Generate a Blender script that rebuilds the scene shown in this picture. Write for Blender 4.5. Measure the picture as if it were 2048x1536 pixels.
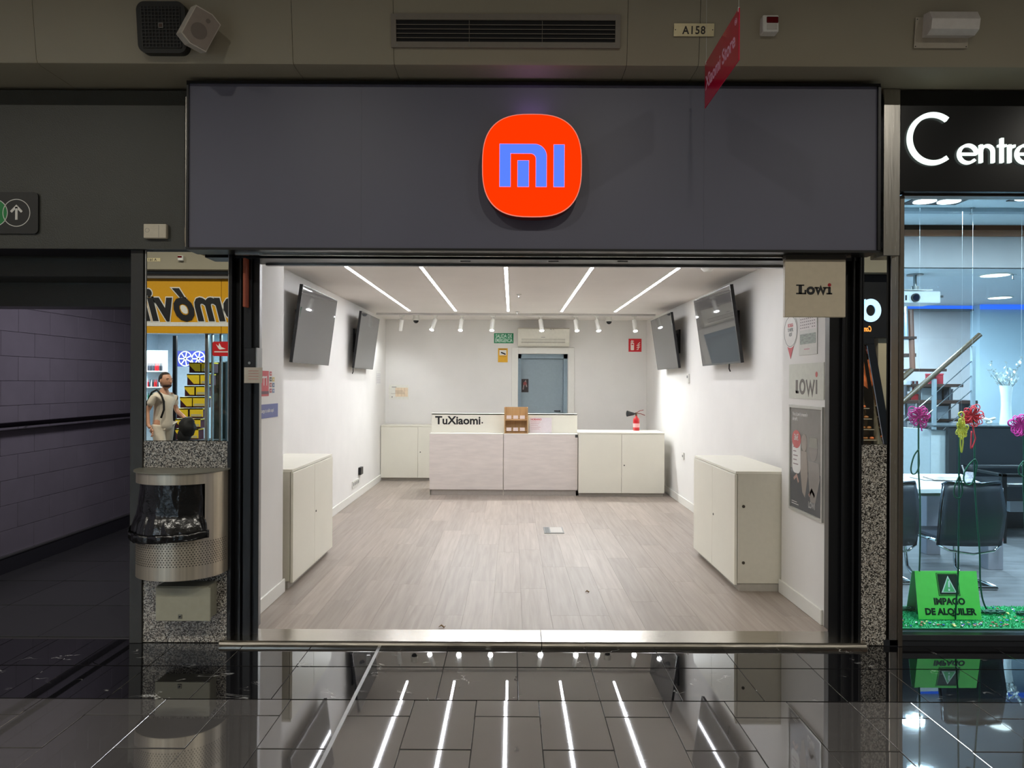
import bpy, bmesh, math, random
from mathutils import Vector, Matrix, Euler, noise
PI = math.pi
random.seed(7)
sc = bpy.context.scene
COL = sc.collection
for o in list(bpy.data.objects):
    bpy.data.objects.remove(o)

# ------------------------------------------------------------------ camera, world, exposure, large lights
F = 1420.0                 # focal length in pixels of a 2048 wide frame
CX, CY, H = 1023.0, 765.0, 1.545
ROLL = 0.0045
cd = bpy.data.cameras.new('camera'); cam = bpy.data.objects.new('camera', cd); COL.objects.link(cam)
cd.lens = F/2048*36; cd.sensor_width = 36; cd.clip_start = .05; cd.clip_end = 80
cd.shift_y = -3/2048
cam.location = (0, 0, H)
cam.rotation_euler = (Matrix.Rotation(PI/2, 3, 'X') @ Matrix.Rotation(ROLL, 3, 'Z')).to_euler()
sc.camera = cam
sc.view_settings.view_transform = 'Standard'; sc.view_settings.look = 'None'
sc.view_settings.gamma = 1; sc.view_settings.use_curve_mapping = False
sc.view_settings.exposure = 0.0
w = bpy.data.worlds.new('world'); sc.world = w; w.use_nodes = True
w.node_tree.nodes['Background'].inputs[0].default_value = (.30, .29, .33, 1)
w.node_tree.nodes['Background'].inputs[1].default_value = .75

K_STRIP, K_SPOT, K_MALL, K_SHOP, K_OPP, K_CORR = 50.0, 19.0, 88.0, 108.0, 85.0, 34.0
def lamp(kind, name, loc, power, col=(1, 1, 1), size=.3, sy=None, rot=(0, 0, 0), ang=None, blend=.5):
    l = bpy.data.lights.new(name, kind); l.energy = power; l.color = col
    if kind == 'AREA':
        l.size = size
        if sy: l.shape = 'RECTANGLE'; l.size_y = sy
        else: l.shape = 'DISK'
    else: l.shadow_soft_size = size
    if kind == 'SPOT': l.spot_size = ang; l.spot_blend = blend
    o = bpy.data.objects.new(name, l); o.location = loc; o.rotation_euler = rot; COL.objects.link(o)
    return o
MALL_LIGHTS = [-7.0, -4.7, -1.9, 1.0, 3.9, 6.8]
for x in MALL_LIGHTS:
    lamp('AREA', 'mall_lamp', (x, -.45, 4.83), K_MALL, (1, .95, .84), .16).data.spread = math.radians(153)
# cool lamps under the ceilings of the two lit shops
for x, y in ((3.6, 5.2), (5.4, 5.2)):
    lamp('AREA', 'shop_or_fill_lamp', (x, y, 2.96), K_SHOP, (.70, .86, 1), .5)
for x, y in ((4.4, 7.6), (6.2, 7.6), (5.0, 8.9), (3.2, 8.6)):
    lamp('AREA', 'shop_or_fill_lamp', (x, y, 2.58), K_SHOP*.8, (.70, .86, 1), .3)
for x, y in ((-5.6, -4.6), (-4.2, -4.6), (-6.9, -4.2)):
    lamp('AREA', 'shop_or_fill_lamp', (x, y, 2.5), K_OPP, (.82, .92, 1), .4)
lamp('SPOT', 'shop_or_fill_lamp', (5.7, -1.0, 4.5), 260, (1, .84, .62), .05, rot=(Vector((0, 0, -1)).rotation_difference(Vector((0, -2.1, -3.0)))).to_euler(), ang=math.radians(38), blend=.5)  # added spot out of view, brightens the mirrored snack case
for x in (2.75, 3.5): lamp('AREA', 'shop_or_fill_lamp', (x, 4.42, 2.62), 26, (.86, .95, 1), .07)  # added fill lamps behind the window, to brighten the green tent sign
lamp('AREA', 'corridor_lamp', (-2.7, 5.9, 2.7), K_CORR, (.93, .88, 1), .4)

# ------------------------------------------------------------------ helpers
def P(px, py, D):
    """photo pixel at a distance D in front of the camera -> point in the place"""
    dx, dy = px-CX, py-CY
    c, s = math.cos(ROLL), math.sin(ROLL)
    dx, dy = dx*c+dy*s, -dx*s+dy*c
    return Vector((dx/F*D, D, H-dy/F*D))
def PX(px, D, py=765): return P(px, py, D).x
def PZ(py, D, px=1023): return P(px, py, D).z
YM = 4.19
def PM(px, py, D):
    """the same for what is seen in the pillar mirrors"""
    v = P(px, py, D); return Vector((v.x, 2*YM-D, v.z))

def lin(c):
    return tuple((x/255/12.92 if x/255 <= .04045 else ((x/255+.055)/1.055)**2.4) for x in c)
MATS = {}
def mat(name, col, rough=.5, metal=0., ior=1.45, var=.04, scale=30, bump=0., bscale=200, emit=None, es=0., coat=0., alpha=1., stretch=None, rvar=0., objrand=0.):
    if name in MATS: return MATS[name]
    m = bpy.data.materials.new(name); m.use_nodes = True; nt = m.node_tree; b = nt.nodes['Principled BSDF']
    c = lin(col)
    b.inputs['Roughness'].default_value = rough; b.inputs['Metallic'].default_value = metal
    b.inputs['IOR'].default_value = ior; b.inputs['Coat Weight'].default_value = coat
    b.inputs['Alpha'].default_value = alpha
    tc = nt.nodes.new('ShaderNodeNewGeometry'); mp = nt.nodes.new('ShaderNodeMapping')
    nt.links.new(tc.outputs['Position'], mp.inputs['Vector'])
    if stretch: mp.inputs['Scale'].default_value = stretch
    nz = nt.nodes.new('ShaderNodeTexNoise'); nz.inputs['Scale'].default_value = scale; nz.inputs['Detail'].default_value = 4
    nt.links.new(mp.outputs['Vector'], nz.inputs['Vector'])
    rp = nt.nodes.new('ShaderNodeValToRGB')
    rp.color_ramp.elements[0].position = .3; rp.color_ramp.elements[1].position = .7
    rp.color_ramp.elements[0].color = tuple(max(0, x*(1-var)) for x in c)+(1,)
    rp.color_ramp.elements[1].color = tuple(min(1, x*(1+var)) for x in c)+(1,)
    nt.links.new(nz.outputs['Fac'], rp.inputs['Fac'])
    out = rp.outputs['Color']
    if objrand:
        oi = nt.nodes.new('ShaderNodeObjectInfo'); mr = nt.nodes.new('ShaderNodeMapRange')
        mr.inputs['To Min'].default_value = 1-objrand; mr.inputs['To Max'].default_value = 1+objrand
        nt.links.new(oi.outputs['Random'], mr.inputs['Value'])
        hs = nt.nodes.new('ShaderNodeHueSaturation'); nt.links.new(mr.outputs[0], hs.inputs['Value']); nt.links.new(out, hs.inputs['Color'])
        out = hs.outputs['Color']
    nt.links.new(out, b.inputs['Base Color'])
    if rvar:
        mr2 = nt.nodes.new('ShaderNodeMapRange'); mr2.inputs['To Min'].default_value = max(0, rough-rvar); mr2.inputs['To Max'].default_value = rough+rvar
        nt.links.new(nz.outputs['Fac'], mr2.inputs['Value']); nt.links.new(mr2.outputs[0], b.inputs['Roughness'])
    if bump:
        n2 = nt.nodes.new('ShaderNodeTexNoise'); n2.inputs['Scale'].default_value = bscale
        nt.links.new(mp.outputs['Vector'], n2.inputs['Vector'])
        bp = nt.nodes.new('ShaderNodeBump'); bp.inputs['Strength'].default_value = bump; bp.inputs['Distance'].default_value = .002
        nt.links.new(n2.outputs['Fac'], bp.inputs['Height']); nt.links.new(bp.outputs[0], b.inputs['Normal'])
    if emit:
        b.inputs['Emission Color'].default_value = lin(emit)+(1,); b.inputs['Emission Strength'].default_value = es
    MATS[name] = m
    return m
def glass(name, tint=(240, 250, 250), refl=1.5):
    if name in MATS: return MATS[name]
    m = bpy.data.materials.new(name); m.use_nodes = True; nt = m.node_tree; nt.nodes.clear()
    o = nt.nodes.new('ShaderNodeOutputMaterial'); t = nt.nodes.new('ShaderNodeBsdfTransparent'); g = nt.nodes.new('ShaderNodeBsdfGlossy')
    f = nt.nodes.new('ShaderNodeFresnel'); mx = nt.nodes.new('ShaderNodeMixShader')
    f.inputs['IOR'].default_value = refl; g.inputs['Roughness'].default_value = .0
    t.inputs['Color'].default_value = lin(tint)+(1,)
    nt.links.new(f.outputs[0], mx.inputs[0]); nt.links.new(t.outputs[0], mx.inputs[1]); nt.links.new(g.outputs[0], mx.inputs[2])
    nt.links.new(mx.outputs[0], o.inputs[0]); MATS[name] = m
    return m

ORG = {}
class MB:
    def __init__(s): s.bm = bmesh.new()
    def box(s, x0, x1, y0, y1, z0, z1, bev=0, seg=1):
        if x0 > x1: x0, x1 = x1, x0
        if y0 > y1: y0, y1 = y1, y0
        if z0 > z1: z0, z1 = z1, z0
        r = bmesh.ops.create_cube(s.bm, size=1)
        for v in r['verts']:
            v.co = Vector(((x0+x1)/2+v.co.x*(x1-x0), (y0+y1)/2+v.co.y*(y1-y0), (z0+z1)/2+v.co.z*(z1-z0)))
        if bev:
            es = list({e for v in r['verts'] for e in v.link_edges})
            bmesh.ops.bevel(s.bm, geom=es, offset=bev, segments=seg, affect='EDGES', profile=.5)
        return s
    def cyl(s, p0, p1, r, r2=None, n=20, cap=True):
        p0, p1 = Vector(p0), Vector(p1); d = p1-p0
        q = Vector((0, 0, 1)).rotation_difference(d).to_matrix().to_4x4()
        bmesh.ops.create_cone(s.bm, cap_ends=cap, segments=n, radius1=r, radius2=r if r2 is None else r2, depth=d.length,
                              matrix=Matrix.Translation((p0+p1)/2) @ q)
        return s
    def sph(s, c, r, sc_=(1, 1, 1), n=14):
        bmesh.ops.create_uvsphere(s.bm, u_segments=n, v_segments=max(6, n//2+1), radius=r, matrix=Matrix.Translation(c) @ Matrix.Diagonal((*sc_, 1)))
        return s
    def prism(s, pts, off):
        """polygon of 3-D points, extruded by the vector off"""
        off = Vector(off); n = len(pts)
        a = [s.bm.verts.new(Vector(p)) for p in pts]; b = [s.bm.verts.new(Vector(p)+off) for p in pts]
        s.bm.faces.new(a); s.bm.faces.new(b[::-1])
        for i in range(n): s.bm.faces.new((a[i], b[i], b[(i+1) % n], a[(i+1) % n]))
        return s
    def tube(s, pts, r, n=6, closed=False):
        pts = [Vector(p) for p in pts]; m = len(pts); rings = []
        ref = None
        for i, p in enumerate(pts):
            if closed: d = pts[(i+1) % m]-pts[i-1]
            else: d = pts[min(i+1, m-1)]-pts[max(i-1, 0)]
            if d.length < 1e-9: d = Vector((0, 0, 1))
            d.normalize()
            if ref is None:
                ref = d.orthogonal().normalized()
            ref = (ref-d*ref.dot(d))
            if ref.length < 1e-6: ref = d.orthogonal()
            ref.normalize(); b = d.cross(ref)
            rr = r[i] if isinstance(r, (list, tuple)) else r
            rings.append([s.bm.verts.new(p+ref*math.cos(2*PI*k/n)*rr+b*math.sin(2*PI*k/n)*rr) for k in range(n)])
        for i in range(m if closed else m-1):
            A, B = rings[i], rings[(i+1) % m]
            for k in range(n): s.bm.faces.new((A[k], A[(k+1) % n], B[(k+1) % n], B[k]))
        if not closed:
            s.bm.faces.new(rings[0][::-1]); s.bm.faces.new(rings[-1])
        return s
    def lathe(s, prof, c, n=24):
        c = Vector(c); rings = []
        for r, z in prof:
            rings.append([s.bm.verts.new(c+Vector((max(r, 1e-4)*math.cos(2*PI*k/n), max(r, 1e-4)*math.sin(2*PI*k/n), z))) for k in range(n)])
        for i in range(len(rings)-1):
            for k in range(n): s.bm.faces.new((rings[i][k], rings[i][(k+1) % n], rings[i+1][(k+1) % n], rings[i+1][k]))
        s.bm.faces.new(rings[0][::-1]); s.bm.faces.new(rings[-1])
        return s
    def stroke(s, fr, path, wd, th, off=0, closed=False):
        """flat stroke of width wd along a path in the plane fr, raised by th"""
        m = len(path); P2 = [Vector(p) for p in path]; L, R = [], []
        for i in range(m):
            if closed: a, b, c = P2[i-1], P2[i], P2[(i+1) % m]
            else: a, b, c = P2[max(i-1, 0)], P2[i], P2[min(i+1, m-1)]
            d1 = (b-a).normalized() if (b-a).length > 1e-9 else (c-b).normalized()
            d2 = (c-b).normalized() if (c-b).length > 1e-9 else d1
            n1 = Vector((-d1.y, d1.x)); n2 = Vector((-d2.y, d2.x)); nn = (n1+n2)
            nn = nn.normalized() if nn.length > 1e-6 else n1
            k = min(2.2, 1/max(.35, nn.dot(n1)))*wd/2
            L.append(b+nn*k); R.append(b-nn*k)
        g = lambda p, h: s.bm.verts.new(fr.p(p.x, p.y, h))
        q = [[g(L[i], off), g(R[i], off), g(R[i], off+th), g(L[i], off+th)] for i in range(m)]
        for i in range(m if closed else m-1):
            A, B = q[i], q[(i+1) % m]
            for k in range(4): s.bm.faces.new((A[k], A[(k+1) % 4], B[(k+1) % 4], B[k]))
        if not closed: s.bm.faces.new(q[0][::-1]); s.bm.faces.new(q[-1])
        return s
    def plate(s, fr, pts, th, off=0):
        return s.prism([fr.p(u, v, off) for u, v in pts], fr.n*th)
    def rect(s, fr, u0, v0, u1, v1, th, off=0):
        return s.plate(fr, [(u0, v0), (u1, v0), (u1, v1), (u0, v1)], th, off)
    def disc(s, fr, u, v, r, th, off=0, n=28, ry=None):
        ry = ry or r
        return s.plate(fr, [(u+r*math.cos(2*PI*k/n), v+ry*math.sin(2*PI*k/n)) for k in range(n)], th, off)
    def text(s, fr, txt, u, v, size, th=.001, off=0, bold=0., align='LEFT', shear=0., sx=1., space=1.):
        cu = bpy.data.curves.new('t', 'FONT'); cu.body = txt; cu.size = size; cu.offset = bold; cu.align_x = align; cu.shear = shear
        cu.extrude = th/2; cu.space_character = space; cu.resolution_u = 3
        ob = bpy.data.objects.new('t', cu); COL.objects.link(ob)
        dg = bpy.context.evaluated_depsgraph_get(); me = bpy.data.meshes.new_from_object(ob.evaluated_get(dg))
        M = Matrix(((fr.u.x, fr.v.x, fr.n.x, 0), (fr.u.y, fr.v.y, fr.n.y, 0), (fr.u.z, fr.v.z, fr.n.z, 0), (0, 0, 0, 1)))
        me.transform(Matrix.Translation(fr.p(u, v, off+th/2)) @ M @ Matrix.Diagonal((sx, 1, 1, 1)))
        s.bm.from_mesh(me)
        bpy.data.objects.remove(ob); bpy.data.curves.remove(cu); bpy.data.meshes.remove(me)
        return s
    def make(s, name, m, parent=None, loc=None, smooth=False, keep=False):
        me = bpy.data.meshes.new(name)
        bmesh.ops.recalc_face_normals(s.bm, faces=s.bm.faces)
        org = ORG[parent.name] if parent is not None else Vector(loc if loc is not None else (0, 0, 0))
        if parent is None and loc is None:
            vs = [v.co for v in s.bm.verts]
            org = Vector(((min(v.x for v in vs)+max(v.x for v in vs))/2, (min(v.y for v in vs)+max(v.y for v in vs))/2, min(v.z for v in vs)))
        s.bm.transform(Matrix.Translation(-org)); s.bm.to_mesh(me); s.bm.free()
        if isinstance(smooth, (int, float)) and smooth:
            for p in me.polygons: p.use_smooth = True
            if smooth is not True: me.set_sharp_from_angle(angle=math.radians(smooth))
        if m: me.materials.append(m)
        o = bpy.data.objects.new(name, me); COL.objects.link(o)
        if parent is not None: o.parent = parent
        else: o.location = org
        ORG[o.name] = org.copy()
        return o
class Fr:
    """a drawing plane: origin, right, up and outward directions"""
    def __init__(s, o, u, v=(0, 0, 1)):
        s.o = Vector(o); s.u = Vector(u).normalized(); s.v = Vector(v).normalized(); s.n = s.u.cross(s.v)
    def p(s, a, b, c=0): return s.o+s.u*a+s.v*b+s.n*c
def FX(x, y, z): return Fr((x, y, z), (1, 0, 0))            # faces the camera (-Y)
def tag(o, label=None, cat=None, group=None, kind=None):
    if label: o['label'] = label
    if cat: o['category'] = cat
    if group: o['group'] = group
    if kind: o['kind'] = kind
    return o
def thing(name, label, cat, loc, group=None, kind=None):
    o = bpy.data.objects.new(name, None); COL.objects.link(o); o.location = loc; o.empty_display_size = .05
    ORG[o.name] = Vector(loc); return tag(o, label, cat, group, kind)
def struct(name, mb, m, label=None, **k):
    return tag(mb.make(name, m, **k), label, None, None, 'structure')
def copy_tree(o, parent=None):
    c = o.copy(); COL.objects.link(c)
    if parent is not None: c.parent = parent; c.matrix_parent_inverse = o.matrix_parent_inverse
    ORG[c.name] = ORG[o.name].copy()
    for ch in [x for x in COL.objects if x.parent == o]: copy_tree(ch, c)
    return c
def arc(cx, cy, r, a0, a1, n=16, ry=None):
    ry = ry or r
    return [(cx+r*math.cos(math.radians(a0+(a1-a0)*i/n)), cy+ry*math.sin(math.radians(a0+(a1-a0)*i/n))) for i in range(n+1)]
def rrect(u0, v0, u1, v1, r, n=5):
    return arc(u1-r, v1-r, r, 0, 90, n)+arc(u0+r, v1-r, r, 90, 180, n)+arc(u0+r, v0+r, r, 180, 270, n)+arc(u1-r, v0+r, r, 270, 360, n)

# ------------------------------------------------------------------ materials
def marble():
    m = bpy.data.materials.new('black_marble'); m.use_nodes = True; nt = m.node_tree; b = nt.nodes['Principled BSDF']; N = nt.nodes.new; L = nt.links.new
    g = N('ShaderNodeNewGeometry'); mp = N('ShaderNodeMapping'); mp.inputs['Rotation'].default_value = (0, 0, .5); mp.inputs['Scale'].default_value = (1, 2.2, 1)
    L(g.outputs['Position'], mp.inputs['Vector'])
    n1 = N('ShaderNodeTexNoise'); n1.inputs['Scale'].default_value = 2.6; n1.inputs['Detail'].default_value = 6; n1.inputs['Distortion'].default_value = 1.2; L(mp.outputs[0], n1.inputs['Vector'])
    a = N('ShaderNodeMath'); a.operation = 'SUBTRACT'; a.inputs[1].default_value = .5; L(n1.outputs['Fac'], a.inputs[0])
    ab = N('ShaderNodeMath'); ab.operation = 'ABSOLUTE'; L(a.outputs[0], ab.inputs[0])
    mr = N('ShaderNodeMapRange'); mr.inputs['From Min'].default_value = .0; mr.inputs['From Max'].default_value = .006; mr.inputs['To Min'].default_value = 1; mr.inputs['To Max'].default_value = 0; L(ab.outputs[0], mr.inputs['Value'])
    n2 = N('ShaderNodeTexNoise'); n2.inputs['Scale'].default_value = 5; L(g.outputs['Position'], n2.inputs['Vector'])
    m2 = N('ShaderNodeMapRange'); m2.inputs['From Min'].default_value = .58; m2.inputs['From Max'].default_value = .66; L(n2.outputs['Fac'], m2.inputs['Value'])
    mu = N('ShaderNodeMath'); mu.operation = 'MULTIPLY'; L(mr.outputs[0], mu.inputs[0]); L(m2.outputs[0], mu.inputs[1])
    mx = N('ShaderNodeMix'); mx.data_type = 'RGBA'; mx.inputs['A'].default_value = (.007, .007, .008, 1); mx.inputs['B'].default_value = (.55, .55, .53, 1); L(mu.outputs[0], mx.inputs['Factor'])
    L(mx.outputs['Result'], b.inputs['Base Color']); b.inputs['Roughness'].default_value = .015; b.inputs['IOR'].default_value = 2.6
    return m
def granite():
    m = bpy.data.materials.new('granite'); m.use_nodes = True; nt = m.node_tree; b = nt.nodes['Principled BSDF']; N = nt.nodes.new; L = nt.links.new
    g = N('ShaderNodeNewGeometry'); v = N('ShaderNodeTexVoronoi'); v.inputs['Scale'].default_value = 190; L(g.outputs['Position'], v.inputs['Vector'])
    sx = N('ShaderNodeSeparateColor'); L(v.outputs['Color'], sx.inputs[0])
    r = N('ShaderNodeValToRGB'); r.color_ramp.interpolation = 'CONSTANT'; e = r.color_ramp.elements
    e[0].color = (.02, .018, .016, 1); e[1].position = .3; e[1].color = (.13, .12, .11, 1)
    for p_, c_ in ((.5, (.30, .28, .25, 1)), (.68, (.42, .39, .34, 1)), (.85, (.2, .17, .14, 1)), (.93, (.5, .48, .44, 1))):
        q = e.new(p_); q.color = c_
    L(sx.outputs[0], r.inputs['Fac']); L(r.outputs[0], b.inputs['Base Color']); b.inputs['Roughness'].default_value = .25
    return m
def laminate():
    m = bpy.data.materials.new('pale_oak_laminate'); m.use_nodes = True; nt = m.node_tree; b = nt.nodes['Principled BSDF']; N = nt.nodes.new; L = nt.links.new
    g = N('ShaderNodeNewGeometry'); oi = N('ShaderNodeObjectInfo')
    ad = N('ShaderNodeVectorMath'); ad.operation = 'ADD'; L(g.outputs['Position'], ad.inputs[0])
    cb = N('ShaderNodeCombineXYZ'); ml = N('ShaderNodeMath'); ml.operation = 'MULTIPLY'; ml.inputs[1].default_value = 37; L(oi.outputs['Random'], ml.inputs[0]); L(ml.outputs[0], cb.inputs[2]); L(cb.outputs[0], ad.inputs[1])
    mp = N('ShaderNodeMapping'); mp.inputs['Scale'].default_value = (22, 1.1, 1); L(ad.outputs[0], mp.inputs['Vector'])
    n1 = N('ShaderNodeTexNoise'); n1.inputs['Scale'].default_value = 1.6; n1.inputs['Detail'].default_value = 8; n1.inputs['Distortion'].default_value = .5; L(mp.outputs[0], n1.inputs['Vector'])
    r = N('ShaderNodeValToRGB'); e = r.color_ramp.elements
    e[0].position = .3; e[0].color = lin((146, 133, 121))+(1,); e[1].position = .72; e[1].color = lin((166, 154, 143))+(1,)
    L(n1.outputs['Fac'], r.inputs['Fac'])
    mr = N('ShaderNodeMapRange'); mr.inputs['To Min'].default_value = .87; mr.inputs['To Max'].default_value = 1.06; L(oi.outputs['Random'], mr.inputs['Value'])
    hs = N('ShaderNodeHueSaturation'); L(mr.outputs[0], hs.inputs['Value']); L(r.outputs[0], hs.inputs['Color']); L(hs.outputs[0], b.inputs['Base Color'])
    b.inputs['Roughness'].default_value = .42
    return m
MARBLE, GRANITE, LAMIN = marble(), granite(), laminate()
GREYTILE = mat('grey_floor_tile', (77, 75, 74), .03, ior=2.5, var=.12, scale=6, stretch=(1, 12, 1), objrand=.1, rvar=.012)
GROUT = mat('dark_grout', (34, 32, 31), .8)
WALLW = mat('white_wall_paint', (227, 224, 219), .7, var=.02, scale=3, bump=.15, bscale=140)
CEILW = mat('white_ceiling_paint', (222, 216, 210), .8, var=.02, scale=2)
TRIMW = mat('white_gloss_trim', (228, 226, 218), .35, var=.01)
LAQ = mat('white_lacquered_board', (230, 226, 211), .38, var=.015, scale=4)
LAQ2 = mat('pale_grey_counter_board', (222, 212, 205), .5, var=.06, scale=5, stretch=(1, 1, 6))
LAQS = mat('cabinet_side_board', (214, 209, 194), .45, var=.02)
BLK = mat('black_frame_metal', (14, 15, 18), .35, var=.05)
BLKM = mat('black_matt', (12, 12, 13), .7)
SIGNP = mat('dark_grey_fascia_board', (88, 88, 103), .42, var=.03, scale=2)
PANEL = mat('dark_olive_panel', (58, 59, 53), .38, var=.05, scale=5, bump=.5, bscale=160)
BEIGE = mat('beige_bulkhead_paint', (150, 142, 122), .5, var=.04, scale=2)
STEEL = mat('brushed_stainless_steel', (180, 176, 170), .24, metal=1, var=.1, scale=6, stretch=(60, 60, 1), rvar=.08)
STEELH = mat('brushed_threshold_steel', (200, 194, 184), .22, metal=1, var=.1, scale=8, stretch=(1, 60, 1), rvar=.1, bump=.12, bscale=9)
CHROME = mat('chrome', (215, 215, 215), .08, metal=1, var=.02)
ALU = mat('aluminium', (150, 150, 148), .35, metal=.9, var=.05)
MIRROR = mat('mirror_glass', (225, 228, 226), .0, metal=1, var=0)
SCREEN = mat('tv_screen_glass', (72, 72, 74), .03, ior=1.9, var=.01)
SCREENB = mat('tv_black_plastic', (16, 16, 18), .35)
WHITEP = mat('white_plastic', (222, 220, 212), .4)
GREYP = mat('grey_plastic', (120, 120, 118), .5)
REDP = mat('red_print', (196, 34, 40), .45)
LED = mat('led_diffuser', (255, 255, 255), .5, emit=(243, 247, 255), es=K_STRIP)
LENS = mat('spot_lens', (255, 255, 255), .5, emit=(250, 252, 255), es=K_SPOT*3)
GLASS = glass('window_glass')
INK = mat('black_ink', (22, 22, 24), .5)
PAPER = mat('white_paper', (228, 226, 222), .6)

# ================================================================== STRUCTURE
# ---- mall floor: grout bed with every tile of the view as a piece
fl = struct('floor', MB().box(-9.5, 9.5, -7.2, 4.30, -.12, -.004), GROUT, 'polished dark tile floor of the shopping arcade')
def tilemesh(name, wx, wy):
    mb = MB().box(-wx/2+.0015, wx/2-.0015, -wy/2+.0015, wy/2-.0015, -.012, 0, .0012)
    me = bpy.data.meshes.new(name); mb.bm.to_mesh(me); mb.bm.free(); return me
def lay(name, me, m, x, y, z, parent):
    o = bpy.data.objects.new(name, me); COL.objects.link(o); o.parent = parent
    o.location = Vector((x, y, z))-ORG[parent.name]
    if not me.materials: me.materials.append(m)
    if name == 'tile': o.rotation_euler = (random.uniform(-.0062, -.0050), random.uniform(-.0016, .0016), 0)
    return o
tm = tilemesh('tile', .40, .40)
for k in range(-9, 10):
    for yc in (3.65, 4.05):
        lay('tile', tm, MARBLE, .036+.2+.4*k, yc, 0, fl)
tm2 = tilemesh('tile', .301, .60)
for k in range(-13, 13):
    x = .136+.1505+.301*k
    odd = (k % 2 == 0)      # column right of .136 starts with a full tile
    cuts = [3.45, 2.986, 2.386, 1.786, 1.186] if odd else [3.45, 3.284, 2.684, 2.084, 1.484]
    for a, b in zip(cuts[:-1], cuts[1:]):
        if abs((a-b)-.6) < .01: lay('tile', tm2, GREYTILE, x, (a+b)/2, 0, fl)
        else:
            key = 'tile%.3f' % (a-b)
            if key not in globals(): globals()[key] = tilemesh('tile', .301, a-b)
            lay('tile', globals()[key], GREYTILE, x, (a+b)/2, 0, fl)
struct('floor', MB().box(-9.5, 9.5, -7, 1.18, -.003, 0), GREYTILE, 'far part of the grey arcade floor')
tag(MB().box(-.775, -.757, .8, 4.15, -.002, .0022, .0008).make('floor_expansion_strip', ALU), 'thin metal expansion strip crossing the floor tiles', 'metal strip')

# corridor floor
cf = struct('floor', MB().box(-4.2, -2.25, 4.30, 9.2, -.12, -.004), GROUT, 'dark tiled floor of the side passage')
tc_ = tilemesh('tile', .6, .6); DKT = mat('dark_passage_tile', (46, 46, 47), .3, var=.06, objrand=.06)
for i in range(3):
    for j in range(8): lay('tile', tc_, DKT, -2.55-.6*i, 4.58+.6*j, 0, cf)

# store floor planks
sf = struct('floor', MB().box(-2.02, 2.14, 4.30, 11.32, -.05, .022), mat('plank_joint', (150, 137, 125), .8), 'pale oak laminate floor of the empty shop')
PM_ = {}
def plank(x, a, b):
    k = round(b-a, 2)
    if k not in PM_:
        mb = MB().box(-.0947, .0947, -k/2+.0004, k/2-.0004, -.008, 0, .0005)
        me = bpy.data.meshes.new('plank'); mb.bm.to_mesh(me); mb.bm.free(); PM_[k] = me
    lay('plank', PM_[k], LAMIN, x, (a+b)/2, .03, sf)
x = -2.02+.095
while x < 2.14:
    y = 4.32; e = 4.32+round(random.uniform(.2, 1.2), 1)
    while y < 11.3:
        e2 = min(e, 11.32)
        if e2-y > .04: plank(x, y, e2)
        y = e2; e = y+1.22
    x += .19

# threshold
th = struct('trim_threshold', MB().box(-1.70, 2.075, 4.17, 4.335, -.02, .026), BLKM, 'stainless steel threshold of the shop entrance')
for a, b in ((-1.70, .178), (.182, 2.075)):
    m_ = MB().prism([(a, 4.132, .0), (a, 4.131, .012), (a, 4.137, .024), (a, 4.146, .031), (a, 4.335, .034), (a, 4.335, .0)], (b-a, 0, 0)); m_.make('threshold_plate', STEELH, th)

# ---- store shell
CZ = 2.54
struct('ceiling', MB().box(-2.25, 2.3, 4.44, 11.6, CZ, 2.75), CEILW, 'white ceiling of the empty shop')
struct('wall_left', MB().box(-2.25, -2.015, 4.95, 11.5, .0, CZ), WALLW, 'white left wall of the empty shop')
struct('wall_right', MB().box(2.14, 2.3, 4.95, 11.5, .0, CZ), WALLW, 'white right wall of the empty shop')
struct('wall_front_left', MB().box(-2.10, -1.642, 4.43, 5.10, .0, CZ), WALLW, 'white wall return beside the entrance, left')
struct('wall_front_right', MB().box(1.957, 2.16, 4.43, 5.145, .0, CZ), WALLW, 'white wall return beside the entrance, right')
BY = 11.3
dx0, dx1 = PX(1035, BY), PX(1135, BY); dz1 = PZ(707.5, BY, 1085)
struct('wall_back', MB().box(-2.25, dx0, BY, 11.55, 0, CZ).box(dx1, 2.3, BY, 11.55, 0, CZ).box(dx0, dx1, BY, 11.55, dz1, CZ), WALLW, 'white rear wall of the empty shop')
dr = thing('door_1', 'grey metal door in the rear wall, pale casing around it', None, ((dx0+dx1)/2, BY+.2, 0), kind='structure')
DOORG = mat('blue_grey_door_paint', (150, 166, 174), .45, var=.03)
MB().box(dx0-.02, dx1+.02, BY+.215, BY+.26, .03, dz1, .002).make('door_leaf', DOORG, dr)
MB().box(dx0, dx0+.05, BY+.15, BY+.215, .03, dz1).box(dx1-.06, dx1, BY+.15, BY+.215, .03, dz1).box(dx0, dx1, BY+.15, BY+.215, dz1-.07, dz1).make('door_frame', mat('blue_grey_frame_paint', (152, 172, 184), .4), dr)
MB().box(dx0+.05, dx0+.058, BY+.2, BY+.216, .05, dz1-.07).box(dx1-.075, dx1-.067, BY+.2, BY+.216, .05, dz1-.07).box(dx0+.05, dx1-.06, BY+.2, BY+.216, dz1-.085, dz1-.077).make('door_trim', DOORG, dr)
h = P(1118, 822, BY+.2); MB().cyl(h, h+Vector((0, -.05, 0)), .012).box(h.x-.09, h.x, h.y-.06, h.y-.045, h.z-.008, h.z+.008, .003).make('door_handle', BLK, dr)
cs = thing('trim_1', 'white casing around the rear door', None, ((dx0+dx1)/2, BY, 0), kind='structure')
for n_, (a, b, c, d) in {'casing_side': (dx0-.10, dx0, .03, dz1+.1), 'casing_side.001': (dx1, dx1+.10, .03, dz1+.1), 'casing_head': (dx0, dx1, dz1, dz1+.1)}.items():
    MB().box(a, b, BY-.018, BY, c, d, .003).make(n_.split('.')[0], TRIMW, cs)
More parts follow.
